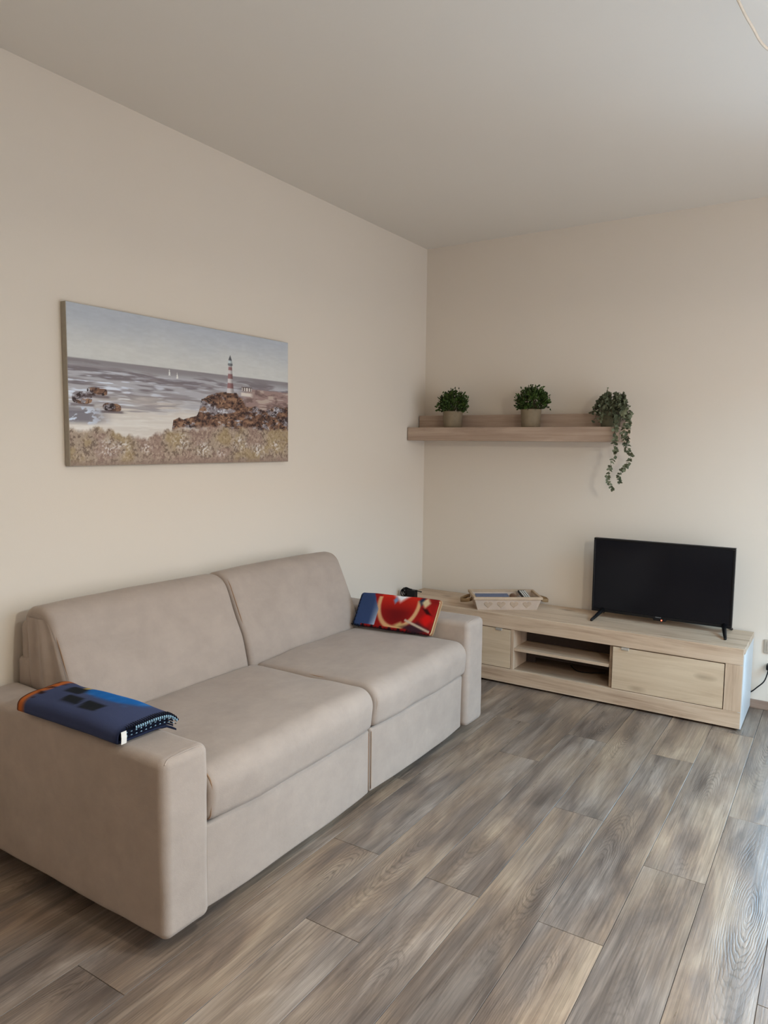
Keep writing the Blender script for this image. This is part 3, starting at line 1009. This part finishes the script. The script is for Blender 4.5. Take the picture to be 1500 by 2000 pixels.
bush(0.288, -0.153, 0.062, 0.100, 0.218, 1.576, 1.716, 'round dark green boxwood in a beige pot at the left end of the wall shelf', 3)
bush(0.800, -0.153, 0.060, 0.104, 0.212, 1.582, 1.722, 'round dark green boxwood in a beige pot midway along the wall shelf', 8, 0.008)


def euca():
    rnd = random.Random(21)
    x, y = 1.262, -0.150
    t = thing('trailing_eucalyptus', 'grey green trailing eucalyptus spilling over the right end of the wall shelf', 'plant', (x, y, SZ1 + 0.0002), 0, 'plants on the wall shelf')
    pr, phh = 0.056, 0.085
    obj('pot', lathe(bmesh.new(), [(0, 0.001), (pr * 0.86, 0), (pr * 0.9, 0.003), (pr, phh), (pr * 0.93, phh), (pr * 0.92, phh - 0.012), (0, phh - 0.012)], 32), M['pot_dark'], t, True)
    org = Vector((x, y, SZ1))

    def strand(pts, bm, bs, dens=1.0, L0=0.019, L1=0.010):
        path = smooth_path(pts, 10)
        tube(bs, path, 0.0011, 4, False)
        n = len(path)
        for i in range(1, n):
            if rnd.random() > dens: continue
            tdir = (path[i] - path[i - 1]).normalized()
            f = i / n
            for sgn in (-1, 1):
                side = tdir.cross(Vector((rnd.gauss(0, 1), rnd.gauss(0, 1), rnd.gauss(0, 0.4)))).normalized()
                Ls = (L0 + (L1 - L0) * f) * rnd.uniform(0.75, 1.15)
                leaf(bm, path[i], (side * 0.9 + tdir * 0.45), Vector((rnd.gauss(0, 1), rnd.gauss(0, 1), rnd.gauss(0, 1))), Ls, Ls * 0.92, 0.15)
    # the two long strands, each a part
    P_ = lambda X, Y, Z: Vector((X, Y, Z)) - org
    longs = [
        [P_(1.27, -0.15, 1.57), P_(1.300, -0.215, 1.555), P_(1.312, -0.248, 1.49), P_(1.318, -0.250, 1.43), P_(1.312, -0.249, 1.37), P_(1.323, -0.247, 1.335), P_(1.300, -0.246, 1.28), P_(1.290, -0.245, 1.225), P_(1.285, -0.243, 1.19), P_(1.315, -0.240, 1.13)],
        [P_(1.27, -0.14, 1.58), P_(1.335, -0.17, 1.58), P_(1.366, -0.175, 1.50), P_(1.362, -0.175, 1.42), P_(1.368, -0.175, 1.36), P_(1.384, -0.175, 1.315), P_(1.368, -0.175, 1.27), P_(1.335, -0.175, 1.235), P_(1.325, -0.175, 1.20), P_(1.333, -0.175, 1.175)],
        [P_(1.27, -0.15, 1.58), P_(1.33, -0.21, 1.58), P_(1.362, -0.225, 1.51), P_(1.352, -0.225, 1.44), P_(1.362, -0.222, 1.39), P_(1.372, -0.222, 1.345)],
    ]
    for k, pts in enumerate(longs):
        bm = bmesh.new()
        strand(pts, bm, bm, 0.72, 0.027, 0.016)
        obj('trailing_stem', bm, [M['euc_leaf']], t)
    bm = bmesh.new(); bs = bmesh.new()
    for k in range(92):
        th = rnd.uniform(0, 2 * PI) if k < 60 else rnd.uniform(-0.95 * PI, -0.02 * PI); el = rnd.uniform(0.02, 1.0) if k < 60 else rnd.uniform(0.0, 0.55)
        r_ = rnd.uniform(0.055, 0.100)
        out = Vector((math.cos(th), math.sin(th) * 0.75, 0))
        top = Vector((0, 0, phh)) + out * r_ * 0.55 + Vector((0, 0, 0.03 + 0.065 * el * rnd.uniform(0.6, 1.0)))
        end = Vector((0, 0, phh)) + out * r_ * (1.25 - 0.45 * el) + Vector((0, 0, 0.095 * el - 0.055 * (1 - el)))
        if end.z < 0.01 and math.hypot(end.x, end.y) > 0.05: end.z = 0.012
        strand([Vector((0, 0, phh - 0.014)), top, end], bm, bs, 0.62, 0.020, 0.018)
    strand([Vector((0, 0, phh)), Vector((-0.015, 0, phh + 0.07)), Vector((-0.022, -0.01, phh + 0.125))], bm, bs, 0.9, 0.014, 0.009)
    for v in bm.verts:
        v.co.y = min(v.co.y, -y - 0.004)
        if v.co.x < SX1 - x and v.co.y > SYF - y: v.co.z = max(v.co.z, 0.004)
        if v.co.y > -0.086 - y and v.co.x < SX1 - x: v.co.z = max(v.co.z, 0.0835)
    obj('foliage', bm, M['euc_leaf'], t)['kind'] = 'stuff'
    obj('stems', bs, M['stem'], t)['kind'] = 'stuff'


euca()

# ------------------------------------------------------------------ tray with its contents
TW, TD, TH, TI = 0.401, 0.234, 0.080, 0.026
tray = thing('wooden_tray', 'whitewashed wooden tray with heart motifs and strap handles on the television cabinet', 'tray', (0.693, -0.221, CZ1 + 0.0002), 0.605)
th_ = 0.007


def wallpanel(a0, b0, a1, b1):
    """slanted side from bottom edge a0-b0 up to top edge a1-b1, thickened inwards"""
    bm = bmesh.new()
    A0, B0, A1, B1 = map(Vector, (a0, b0, a1, b1))
    n = (B0 - A0).cross(A1 - A0).normalized()
    c = Vector((0, 0, TH / 2))
    if n.dot(c - A0) < 0: n = -n
    n = n * th_
    vs = [bm.verts.new(p) for p in (A0, B0, B1, A1, A0 + n, B0 + n, B1 + n, A1 + n)]
    for f in ((0, 1, 2, 3), (7, 6, 5, 4), (0, 4, 5, 1), (1, 5, 6, 2), (2, 6, 7, 3), (3, 7, 4, 0)): bm.faces.new([vs[i] for i in f])
    return bm


w2, d2 = TW / 2, TD / 2
zt = TH - 0.012
bl, br = (-w2 + TI, -d2 + TI, 0), (w2 - TI, -d2 + TI, 0)
fl, fr = (-w2 + TI, d2 - TI, 0), (w2 - TI, d2 - TI, 0)
k_ = 0.004
tl_, tr_ = (-w2 + k_, -d2 + k_, zt), (w2 - k_, -d2 + k_, zt)
gl_, gr_ = (-w2 + k_, d2 - k_, zt), (w2 - k_, d2 - k_, zt)
front = obj('side_panel', wallpanel(bl, br, tl_, tr_), M['tray'], tray)
obj('side_panel', wallpanel(fl, fr, gl_, gr_), M['tray'], tray)
obj('side_panel', wallpanel(bl, fl, tl_, gl_), M['tray'], tray)
obj('side_panel', wallpanel(br, fr, tr_, gr_), M['tray'], tray)
obj('bottom_panel', nb((-w2 + TI, -d2 + TI, 0), (w2 - TI, d2 - TI, 0.006)), M['tray'], tray)
bm = bmesh.new()
rw = 0.013
box(bm, (-w2 - 0.002, -d2 - 0.002, zt - 0.004), (w2 + 0.002, -d2 + rw, TH), 0.002, 1)
box(bm, (-w2 - 0.002, d2 - rw, zt - 0.004), (w2 + 0.002, d2 + 0.002, TH), 0.002, 1)
box(bm, (-w2 - 0.002, -d2 + rw + 0.0003, zt - 0.004), (-w2 + rw, d2 - rw - 0.0003, TH), 0.002, 1)
box(bm, (w2 - rw, -d2 + rw + 0.0003, zt - 0.004), (w2 + 0.002, d2 - rw - 0.0003, TH), 0.002, 1)
obj('rim', bm, M['tray_rim'], tray)
# hearts on the front
A0, B0, A1 = Vector(bl), Vector(br), Vector(tl_)
upv = (Vector(tl_) + Vector(tr_) - Vector(bl) - Vector(br)).normalized()
nn = Vector((1, 0, 0)).cross(upv).normalized()
for q in (-0.118, -0.042, 0.034, 0.110):
    cpt = (Vector(bl) + Vector(br)) / 2 + upv * 0.037 + Vector((q + 0.004, 0, 0))
    loop = []
    for k in range(24):
        a = 2 * PI * k / 24
        hx = 16 * math.sin(a) ** 3; hy = 13 * math.cos(a) - 5 * math.cos(2 * a) - 2 * math.cos(3 * a) - math.cos(4 * a)
        loop.append((hx * 0.00165, hy * 0.00155))
    bm = bmesh.new()
    lo_ = [bm.verts.new(cpt + Vector((1, 0, 0)) * a + upv * b + nn * -0.0002) for a, b in loop]
    hi_ = [bm.verts.new(cpt + Vector((1, 0, 0)) * a * 0.93 + upv * b * 0.93 + nn * 0.0022) for a, b in loop]
    for k in range(24): bm.faces.new((lo_[k], lo_[(k + 1) % 24], hi_[(k + 1) % 24], hi_[k]))
    bm.faces.new(hi_)
    obj('heart', bm, M['heart'], front)


def strap_loop(cx, sg, drop):
    path = smooth_path([(cx, -0.048, zt - 0.010), (cx + sg * 0.030, -0.046, zt - 0.020), (cx + sg * 0.058, -0.022, zt - drop), (cx + sg * 0.062, 0.0, zt - drop - 0.004), (cx + sg * 0.058, 0.022, zt - drop), (cx + sg * 0.030, 0.046, zt - 0.020), (cx, 0.048, zt - 0.010)], 6)
    bm = bmesh.new()
    rows = []
    for i, p in enumerate(path):
        row = [bm.verts.new(p + Vector((sg * dx_, 0, dz_))) for dx_, dz_ in ((0, 0.011), (0.003, 0.010), (0.003, -0.010), (0, -0.011))]
        rows.append(row)
    for a, b in zip(rows, rows[1:]):
        for k in range(4): bm.faces.new((a[k], a[(k + 1) % 4], b[(k + 1) % 4], b[k]))
    bm.faces.new(rows[0]); bm.faces.new(rows[-1])
    return bm


obj('handle', strap_loop(-w2 + 0.002, -1, 0.026), M['strap'], tray, True)['label'] = 'tan strap handle'
obj('handle', strap_loop(w2 - 0.002, 1, 0.026), M['strap'], tray, True)['label'] = 'tan strap handle'

# contents stand in the tray, each a thing of its own
TM = Matrix.Translation(tray.location) @ Matrix.Rotation(0.605, 4, 'Z')


def in_tray(name, label, cat, loc, rot):
    o = thing(name, label, cat)
    o.matrix_world = TM @ Matrix.Translation(Vector(loc)) @ Matrix.Rotation(rot[2], 4, 'Z') @ Matrix.Rotation(rot[1], 4, 'Y') @ Matrix.Rotation(rot[0], 4, 'X')
    return o


b1 = in_tray('booklet', 'slate blue booklet lying on top of the papers in the heart tray', 'booklet', (-0.066, 0.012, 0.0452), (math.radians(11), 0.0, 0.03))
obj('cover', nb((-0.100, -0.060, 0.0061), (0.100, 0.060, 0.0075), 0.0005, 1), M['booklet'], b1)
obj('pages', nb((-0.099, -0.059, 0.0), (0.099, 0.059, 0.006)), M['paper'], b1)
b2 = in_tray('leaflet_stack', 'white paper leaflets stacked in the bottom of the heart tray', 'leaflets', (-0.06, 0.0, 0.0063), (0, 0, 0.03))
for k in range(4):
    obj('leaflet', nb((-0.098 + 0.002 * (k % 2), -0.070, k * 0.0062), (0.096, 0.070 - 0.003 * k, k * 0.0062 + 0.006), 0.001, 1), M['paper'], b2)
b3 = in_tray('spectacle_case', 'brown slim case leaning between booklet and remote control in the tray', 'case', (0.062, 0.010, 0.0063), (0, 0, 1.571))
obj('shell', soft_box((-0.066, -0.018, 0), (0.066, 0.018, 0.060), 0.016, (6, 3, 3)), M['brown'], b3, True)
b4 = in_tray('remote_control', 'black remote control with rows of white buttons at the right of the tray', 'remote control', (0.125, 0.0, 0.0560), (math.radians(12), 0, 0.12))
obj('body', soft_box((-0.024, -0.075, 0), (0.024, 0.075, 0.016), 0.006, (3, 8, 2)), M['dark'], b4, True)
for r_ in range(7):
    for c_ in range(3):
        obj('button', nb((-0.018 + c_ * 0.0135, -0.062 + r_ * 0.0185, 0.0155), (-0.009 + c_ * 0.0135, -0.051 + r_ * 0.0185, 0.0180), 0.0006, 1), M['paper'], b4)
b5 = in_tray('card_box', 'flat white cardboard box under the remote control in the tray', 'box', (0.125, 0.0, 0.0063), (0, 0, 0.0))
obj('carton', nb((-0.029, -0.070, 0), (0.029, 0.070, 0.030), 0.001, 1), M['paper'], b5)

# small black device on the hidden left end of the cabinet
dev = thing('modem', 'small black modem with coiled lead on the cabinet end behind the red throw', 'modem', (0.085, -0.330, CZ1 + 0.0002))
obj('housing', soft_box((0.004, -0.020, 0.0), (0.060, 0.020, 0.050), 0.004, (3, 3, 3)), M['dark'], dev, True)
bm = bmesh.new()
for k in range(5):
    c = Vector((-0.030 + 0.004 * k, -0.006 + 0.004 * k, 0.026 + 0.003 * (k % 3))); R_ = 0.024 - 0.002 * (k % 2)
    ax = Vector((0.4 + 0.2 * k, 1, 0.3 * (k % 3) - 0.2)).normalized()
    u_ = ax.orthogonal().normalized(); w_ = ax.cross(u_)
    tube(bm, [c + (u_ * math.cos(2 * PI * a / 20) + w_ * math.sin(2 * PI * a / 20)) * R_ for a in range(22)], 0.0042, 6)
tube(bm, smooth_path([(-0.03, 0, 0.046), (-0.012, -0.004, 0.058), (0.012, -0.002, 0.052), (0.03, 0.0, 0.0495)], 5), 0.006, 6)
obj('coiled_lead', bm, M['dark'], dev, True)
bm = tube(bmesh.new(), [(0.050, 0, 0.047), (0.075, -0.004, 0.0475), (0.098, -0.008, 0.0465), (0.104, -0.009, 0.046)], 0.0035, 8, True, [0.003, 0.0032, 0.0036, 0.0042])
obj('antenna', bm, M['dark'], dev, True)

# ------------------------------------------------------------------ the two throws
blue = thing('blue_throw', 'folded blue fleece throw with black stitched edge lying on the near armrest', 'blanket', (0.53, -2.90, ZA + 0.004))


def sweep_sheet(path, thick, x0, x1, nx, lift, colour=None, name='layer', mat=None, parent=None, skew=0.0):
    """sheet whose cross-section centre line is path [(s, h)], swept along x"""
    C_ = [Vector((p[0], p[1])) for p in smooth_path([(a, b, 0) for a, b in path], 6)]
    n = len(C_)
    nr = []
    for i in range(n):
        t = (C_[min(i + 1, n - 1)] - C_[max(i - 1, 0)]).normalized()
        nr.append(Vector((-t.y, t.x)))
    loop = [(C_[i] + nr[i] * thick / 2, i / (n - 1)) for i in range(n)] + [(C_[i] - nr[i] * thick / 2, i / (n - 1)) for i in reversed(range(n))]
    bm = bmesh.new(); cols = []
    rings = []
    for j in range(nx + 1):
        f = j / nx
        ring = []
        for p, s in loop:
            x, y, z = lift(x0 + (x1 - x0) * f + skew * p.x, p.x, p.y, f)
            ring.append(bm.verts.new((x, y, z)))
            if colour: cols.append(colour(f, s, p.x))
        rings.append(ring)
    m = len(loop)
    for a, b in zip(rings, rings[1:]):
        for k in range(m): bm.faces.new((a[k], a[(k + 1) % m], b[(k + 1) % m], b[k]))
    bm.faces.new(rings[0]); bm.faces.new(list(reversed(rings[-1])))
    o = obj(name, bm, mat or M['throw'], parent, True)
    if colour:
        set_paint(o.data, srgb_lin(np.array(cols)))
    return o


def blue_lift(x, s, h, f):
    """folded pack: s 0 = outer (wall-less) side of the arm, 0.205 = seat side"""
    # pinched at the back end, sinking over the seat side of the arm
    wid = 0.97 + 0.05 * f
    y = -0.108 + s * wid + 0.010 * (f - 0.5)
    over = max(0.0, s - 0.148)
    z = h * (0.72 + 0.28 * math.sin(PI * min(1, 0.15 + f * 0.75))) + 0.004 * mnoise.noise(Vector((x * 9, s * 16, 1.7))) * min(1, h / 0.02) - over * over * 9.5
    z += 0.010 * math.exp(-((f - 0.03) / 0.07) ** 2) * (s / 0.2) * min(1, h / 0.02)
    return (x, y, max(z, 0.0045 if s < 0.146 else -1))


def blue_col(f, s, sx):
    # s runs 0 (bottom) .. 1 (end of the top side)
    c = np.array((66, 74, 104.0))
    q = sx / 0.205
    nz = mnoise.noise(Vector((f * 5, q * 3, 2.0))); n2 = mnoise.noise(Vector((f * 14, q * 9, 7.0)))
    def put(col, m):
        nonlocal c
        m = max(0.0, min(1.0, m)); c = c * (1 - m) + np.array(col, float) * m
    put((52, 58, 84), (0.5 - q) * 0.9)
    put((28, 98, 168), 2.2 - abs((f - 0.54 - 0.05 * nz) / 0.34) ** 2 * 2.2 - abs((q - 0.78) / 0.26) ** 2 * 2.0)
    put((60, 122, 190), (n2 - 0.1) * 1.2 * (1 if 0.3 < f < 0.9 and q > 0.5 else 0))
    put((216, 160, 106), 3.0 - abs((f - 0.42) / 0.16) * 3.0 - abs((q - 0.99) / 0.06) * 2.2)
    put((214, 170, 60), 2.0 - abs((f - 0.27) / 0.05) * 2.0 - abs((q - 0.76) / 0.08) * 2.0)
    for (bf, bq, wf, wq) in ((0.25, 0.58, 0.075, 0.12), (0.38, 0.30, 0.075, 0.09), (0.58, 0.30, 0.080, 0.11)):
        d = max(abs(f - bf + 0.25 * (q - bq) * 0.3) / wf, abs(q - bq) / wq)
        put((30, 33, 38), (1.12 - d) * 7)
    put((176, 96, 46), (0.085 + 0.03 * nz - f) * 40)
    put((46, 30, 28), (n2 * 1.5 - 0.25) * (8 if f < 0.09 else 0))
    put((36, 28, 34), (0.016 - f) * 120)
    put((30, 34, 52), (f - 0.975) * 60)
    return c


outer = sweep_sheet([(0.196, 0.0045), (0.10, 0.0045), (0.012, 0.006), (0.001, 0.024), (0.012, 0.047), (0.06, 0.054), (0.12, 0.055), (0.175, 0.053), (0.205, 0.046)], 0.007, -0.212, 0.240, 46, blue_lift, blue_col, 'outer_layer', None, blue, 0.02)
for k, h_ in enumerate((0.0145, 0.0235, 0.0325, 0.0420)):
    sweep_sheet([(0.016, h_), (0.06, h_ + 0.001), (0.12, h_ + 0.001), (0.190 + 0.004 * (k % 2), h_)], 0.0068, -0.202, 0.234 - 0.006 * (k % 2), 30, blue_lift, None, 'inner_layer', M['navy'], blue, 0.02)
# edge stitching on the front end
bm = bmesh.new(); bd = bmesh.new()


def end_pt(s, h, dx=0.0):
    return Vector(blue_lift(0.240 + 0.02 * s + dx, s, h, 1.0))


for k in range(24):
    s = 0.030 + k * 0.0072
    hz = float(np.interp(s, [0.012, 0.06, 0.12, 0.175, 0.205], [0.047, 0.054, 0.055, 0.053, 0.046]))
    a = end_pt(s, hz - 0.0035, 0.002); b = end_pt(s, hz - 0.0135, 0.002)
    if 4 <= k: tube(bm, [a, (a + b) / 2 + Vector((0.0015, 0, 0)), b], 0.0021, 5)
    c0 = end_pt(s, hz + 0.0045, 0.001); c1 = end_pt(s, hz + 0.0050, -0.012); c2 = end_pt(s, hz - 0.003, 0.003)
    tube(bd, [c1, c0, c2], 0.0014, 5)
for k in range(22):
    s = 0.026 + k * 0.0078
    for hz in (0.024, 0.036):
        a = end_pt(s, hz, 0.0015); b = end_pt(s + 0.0045, hz + 0.001, 0.0015)
        tube(bm if (k % 2 == 0) else bd, [a, (a + b) / 2 + Vector((0.001, 0, 0)), b], 0.0012, 5)
o = obj('edge_stitching', bm, M['stitch_blue'], blue, True); o['kind'] = 'stuff'; o['label'] = 'pale blue edge stitching'
o = obj('edge_loops', bd, M['stitch_dark'], blue, True); o['kind'] = 'stuff'; o['label'] = 'black blanket stitch loops'
a = end_pt(0.014, 0.046); b = end_pt(0.010, 0.004)
bm = bmesh.new()
vs = []
for (p, dx_) in ((a, 0.003), (a.lerp(b, 0.5), 0.007), (b, 0.008)):
    for sy in (0.0, 0.017):
        for dz in (0.0, 0.0012):
            vs.append(bm.verts.new(p + Vector((dx_ + dz, sy - 0.004, 0))))
for k in range(2):
    o_ = k * 4
    for f in ((0, 2, 6, 4), (1, 5, 7, 3), (0, 4, 5, 1), (2, 3, 7, 6)): bm.faces.new([vs[o_ + i] for i in f])
bm.faces.new([vs[i] for i in (0, 1, 3, 2)]); bm.faces.new([vs[i] for i in (8, 10, 11, 9)])
obj('care_tag', bm, M['label'], blue)['label'] = 'small white care tag'

red = thing('red_throw', 'folded red and blue fleece throw leaning on the far armrest', 'blanket', (0.572, -1.285, 0.468))
# local frame of the pack: a along its length, b up its face, c through it
BLc, BRc, TLc, TRc = Vector((0.345, -1.315, 0.474)), Vector((0.775, -1.282, 0.474)), Vector((0.368, -1.262, 0.634)), Vector((0.812, -1.248, 0.646))
bm = soft_box((0, 0, 0), (0.44, 0.052, 0.17), 0.016, (88, 3, 36), lambda p, n: 0.004 * mnoise.noise(p * 11) + (0.003 * math.sin(p.y * 420) if n.x > 0.7 else 0))
cols = []
nvec = ((BRc - BLc).cross(TLc - BLc)).normalized()
if nvec.y < 0: nvec = -nvec


def red_col(u, v, c):
    col = np.array((150, 30, 28.0))
    def put(cc, m):
        nonlocal col
        m = max(0.0, min(1.0, m)); col = col * (1 - m) + np.array(cc, float) * m
    n = mnoise.noise(Vector((u * 7, v * 3, 4.2)))
    du, dv = (u - 0.52) / 0.245, (v - 0.80) / 0.72
    rr = math.sqrt(du * du + dv * dv)
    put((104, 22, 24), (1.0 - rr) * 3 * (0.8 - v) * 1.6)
    put((196, 44, 30), (v - 0.55) * 2.2 * (1 if rr < 1 else 0))
    put((206, 28, 26), 1.6 - abs((u - 0.90) / 0.09) * 1.3 - abs((v - 0.42) / 0.22))
    put((232, 236, 240), 1.9 - abs((u - 0.53) / 0.10) * 1.5 - abs((v - 1.0) / 0.17) * 1.3)
    put((120, 150, 190), 1.5 - abs((u - 0.47) / 0.04) * 1.4 - abs((v - 0.86) / 0.12) * 1.2)
    # cream arc
    if v < 0.92: put((214, 168, 122), 1.8 - abs(rr - 1.0) / 0.085 * 1.2)
    put((198, 168, 112), 1.7 - abs((u - 0.60) / 0.06) - abs((v - 0.17) / 0.09))
    # blue left side, pale towards the middle
    lim = 0.285 - 0.10 * max(0, (v - 0.55) / 0.45) + 0.008 * n
    if u < lim:
        col = np.array((54, 72, 112.0))
        put((170, 186, 206), (u - 0.20) / 0.08 * (1.15 - v) )
        put((36, 46, 72), (0.03 - u) * 40)
    # right-hand shapes
    put((40, 48, 72), 1.8 - abs((u - 0.795) / 0.03) - abs((v - 0.90) / 0.10))
    put((206, 190, 150), 2.0 - abs((u - 0.845) / 0.045) * 1.3 - abs((v - 0.87) / 0.12) * 1.2)
    put((50, 14, 16), 1.8 - abs((v - (0.66 - 1.3 * (u - 0.86))) / 0.05) - abs((u - 0.88) / 0.05))
    put((60, 34, 44), 2.0 - abs((u - 0.80) / 0.14) * 1.2 - abs((v - 0.14) / 0.14) * 1.2)
    put((198, 180, 160), 1.6 - abs(v - (0.33 - 0.75 * (u - 0.66))) / 0.028 - (0 if 0.64 < u < 0.97 else 5))
    # strip along the bottom
    if v < 0.085 and 0.12 < u < 0.72:
        col = np.array((158, 30, 30.0)); put((40, 18, 24), (math.sin(u * 55) - 0.4) * 2)
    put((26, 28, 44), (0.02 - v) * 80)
    if u > 0.985 or c > 0.3 and u > 0.93: col = np.array((206, 188, 140.0)); put((120, 40, 34), (math.sin(c * 26) - 0.55) * 3)
    return col


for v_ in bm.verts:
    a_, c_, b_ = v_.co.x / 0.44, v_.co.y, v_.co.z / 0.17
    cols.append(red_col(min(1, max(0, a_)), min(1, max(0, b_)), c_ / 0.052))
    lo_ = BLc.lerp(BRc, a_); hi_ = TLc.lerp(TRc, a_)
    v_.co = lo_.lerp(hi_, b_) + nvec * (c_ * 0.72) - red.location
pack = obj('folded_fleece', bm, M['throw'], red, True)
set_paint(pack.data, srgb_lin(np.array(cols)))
bm = bmesh.new()
pts = []
for (A, B) in ((TLc, BLc), (BLc, BRc)):
    n = 10 if A is TLc else 26
    for k in range(n + 1):
        p = A.lerp(B, k / n) - nvec * 0.001 + Vector((0.011 if A is TLc else 0, 0, 0.006 if A is BLc else 0)) + (Vector((0.004, 0, -0.012)) if (A is TLc and k == 0) else Vector((0, 0, 0)))
        pts.append(p - red.location)
for k in range(0, len(pts) - 1):
    tube(bm, [pts[k], pts[k].lerp(pts[k + 1], 0.65)], 0.0018, 5)
o = obj('edge_stitching', bm, M['stitch_dark'], red, True); o['kind'] = 'stuff'; o['label'] = 'black edge stitching'

# ------------------------------------------------------------------ socket, plug and lead right of the cabinet
out = thing('wall_socket', 'beige wall socket plate right of the cabinet near the picture edge', 'socket', (2.106, 0, 0.339))
obj('plate', nb((-0.042, -0.009, -0.036), (0.042, -0.0003, 0.036), 0.003, 2), M['outlet'], out)
obj('insert', nb((-0.030, -0.011, -0.024), (0.030, -0.0095, 0.024), 0.0008, 1), M['outlet'], out)
pw = thing('power_lead', 'thin black power lead running from the wall down behind the cabinet', 'cable', (2.09, 0, 0.235))
obj('plug', soft_box((-0.008, -0.046, -0.013), (0.022, -0.0005, 0.016), 0.006, (3, 4, 3)), M['dark'], pw, True)
pts = smooth_path([(2.093, -0.030, 0.222), (2.088, -0.028, 0.195), (2.075, -0.026, 0.155), (2.045, -0.023, 0.118), (2.020, -0.010, 0.088), (1.99, -0.006, 0.065)], 8)
obj('lead', tube(bmesh.new(), [p - pw.location for p in pts], 0.0032, 8), M['dark'], pw, True)

# ------------------------------------------------------------------ cord slung below the ceiling and the pendant lamp out of frame
cord_pts = smooth_path([(2.02, -2.25, 2.628), (2.035, -2.16, 2.575), (2.068, -2.040, 2.5235), (2.088, -1.93, 2.508), (2.125, -1.79, 2.492), (2.25, -1.60, 2.485), (2.50, -1.45, 2.52), (2.75, -1.36, 2.628)], 10)
cdo = obj('slung_cord', tube(bmesh.new(), cord_pts, 0.0036, 8), M['cord'], None, True)
tag(cdo, 'thin ivory lamp cord slung below the ceiling at the top right corner', 'cord')

LX, LY, LZ = 3.02, -2.90, 1.80
lamp = thing('pendant_lamp', 'pendant lamp with a metal dome shade hanging from the ceiling right of the camera', 'lamp', (LX, LY, H))
dz = LZ - H
obj('shade', lathe(bmesh.new(), [(0.02, dz + 0.15), (0.07, dz + 0.14), (0.13, dz + 0.09), (0.165, dz - 0.012), (0.161, dz - 0.012), (0.126, dz + 0.086), (0.068, dz + 0.135), (0.02, dz + 0.145)], 40), M['frame_white'], lamp, True)
obj('lamp_cord', tube(bmesh.new(), [(0, 0, dz + 0.14), (0, 0, dz / 2), (0, 0, -0.002)], 0.003, 8), M['cord'], lamp, True)
obj('bulb', lathe(bmesh.new(), [(0, dz - 0.03), (0.02, dz - 0.022), (0.028, dz), (0.02, dz + 0.03), (0.012, dz + 0.06), (0, dz + 0.06)], 20), M['bulb'], lamp, True)
pl = bpy.data.lights.new('pendant_light', 'POINT')
pl.energy = LAMP_POWER; pl.color = LAMP_COLOR; pl.shadow_soft_size = 0.035
plo = bpy.data.objects.new('pendant_light', pl); COL.objects.link(plo)
plo.parent = lamp
plo.location = (0, 0, dz)

# low floor lamp added left of the camera to tint the left wall warm
fl = thing('fill_floor_lamp', 'unseen low floor lamp with a dark drum shade, added for warm fill left of the camera', 'lamp', (0.42, -4.35, 0))
obj('base', lathe(bmesh.new(), [(0, 0), (0.12, 0), (0.12, 0.012), (0.02, 0.02), (0, 0.02)], 32), M['dark'], fl, True)
obj('pole', tube(bmesh.new(), [(0, 0, 0.02), (0, 0, 0.62)], 0.009, 10), M['dark'], fl, True)
obj('shade', lathe(bmesh.new(), [(0.02, 1.04), (0.13, 1.03), (0.17, 0.86), (0.166, 0.86), (0.127, 1.024), (0.02, 1.034)], 36), M['frame_white'], fl, True)
obj('bulb', lathe(bmesh.new(), [(0, 0.80), (0.02, 0.81), (0.028, 0.84), (0.02, 0.87), (0, 0.90)], 20), M['bulb'], fl, True)
l2 = bpy.data.lights.new('floor_fill_light', 'POINT')
l2.energy = 6.0; l2.color = (1.0, 0.62, 0.32); l2.shadow_soft_size = 0.035
l2o = bpy.data.objects.new('floor_fill_light', l2); COL.objects.link(l2o); l2o.parent = fl; l2o.location = (0, 0, 0.84)

# flat fitting added to house the ceiling fill light, above the frame
sf = thing('fill_light_fitting', 'flat round white fitting added for the ceiling fill light above the middle of the room', 'lamp', (2.25, -2.55, H))
obj('housing', lathe(bmesh.new(), [(0, -0.018), (0.17, -0.018), (0.18, -0.012), (0.18, -0.0005), (0, -0.0005)], 36), M['frame_white'], sf, True)
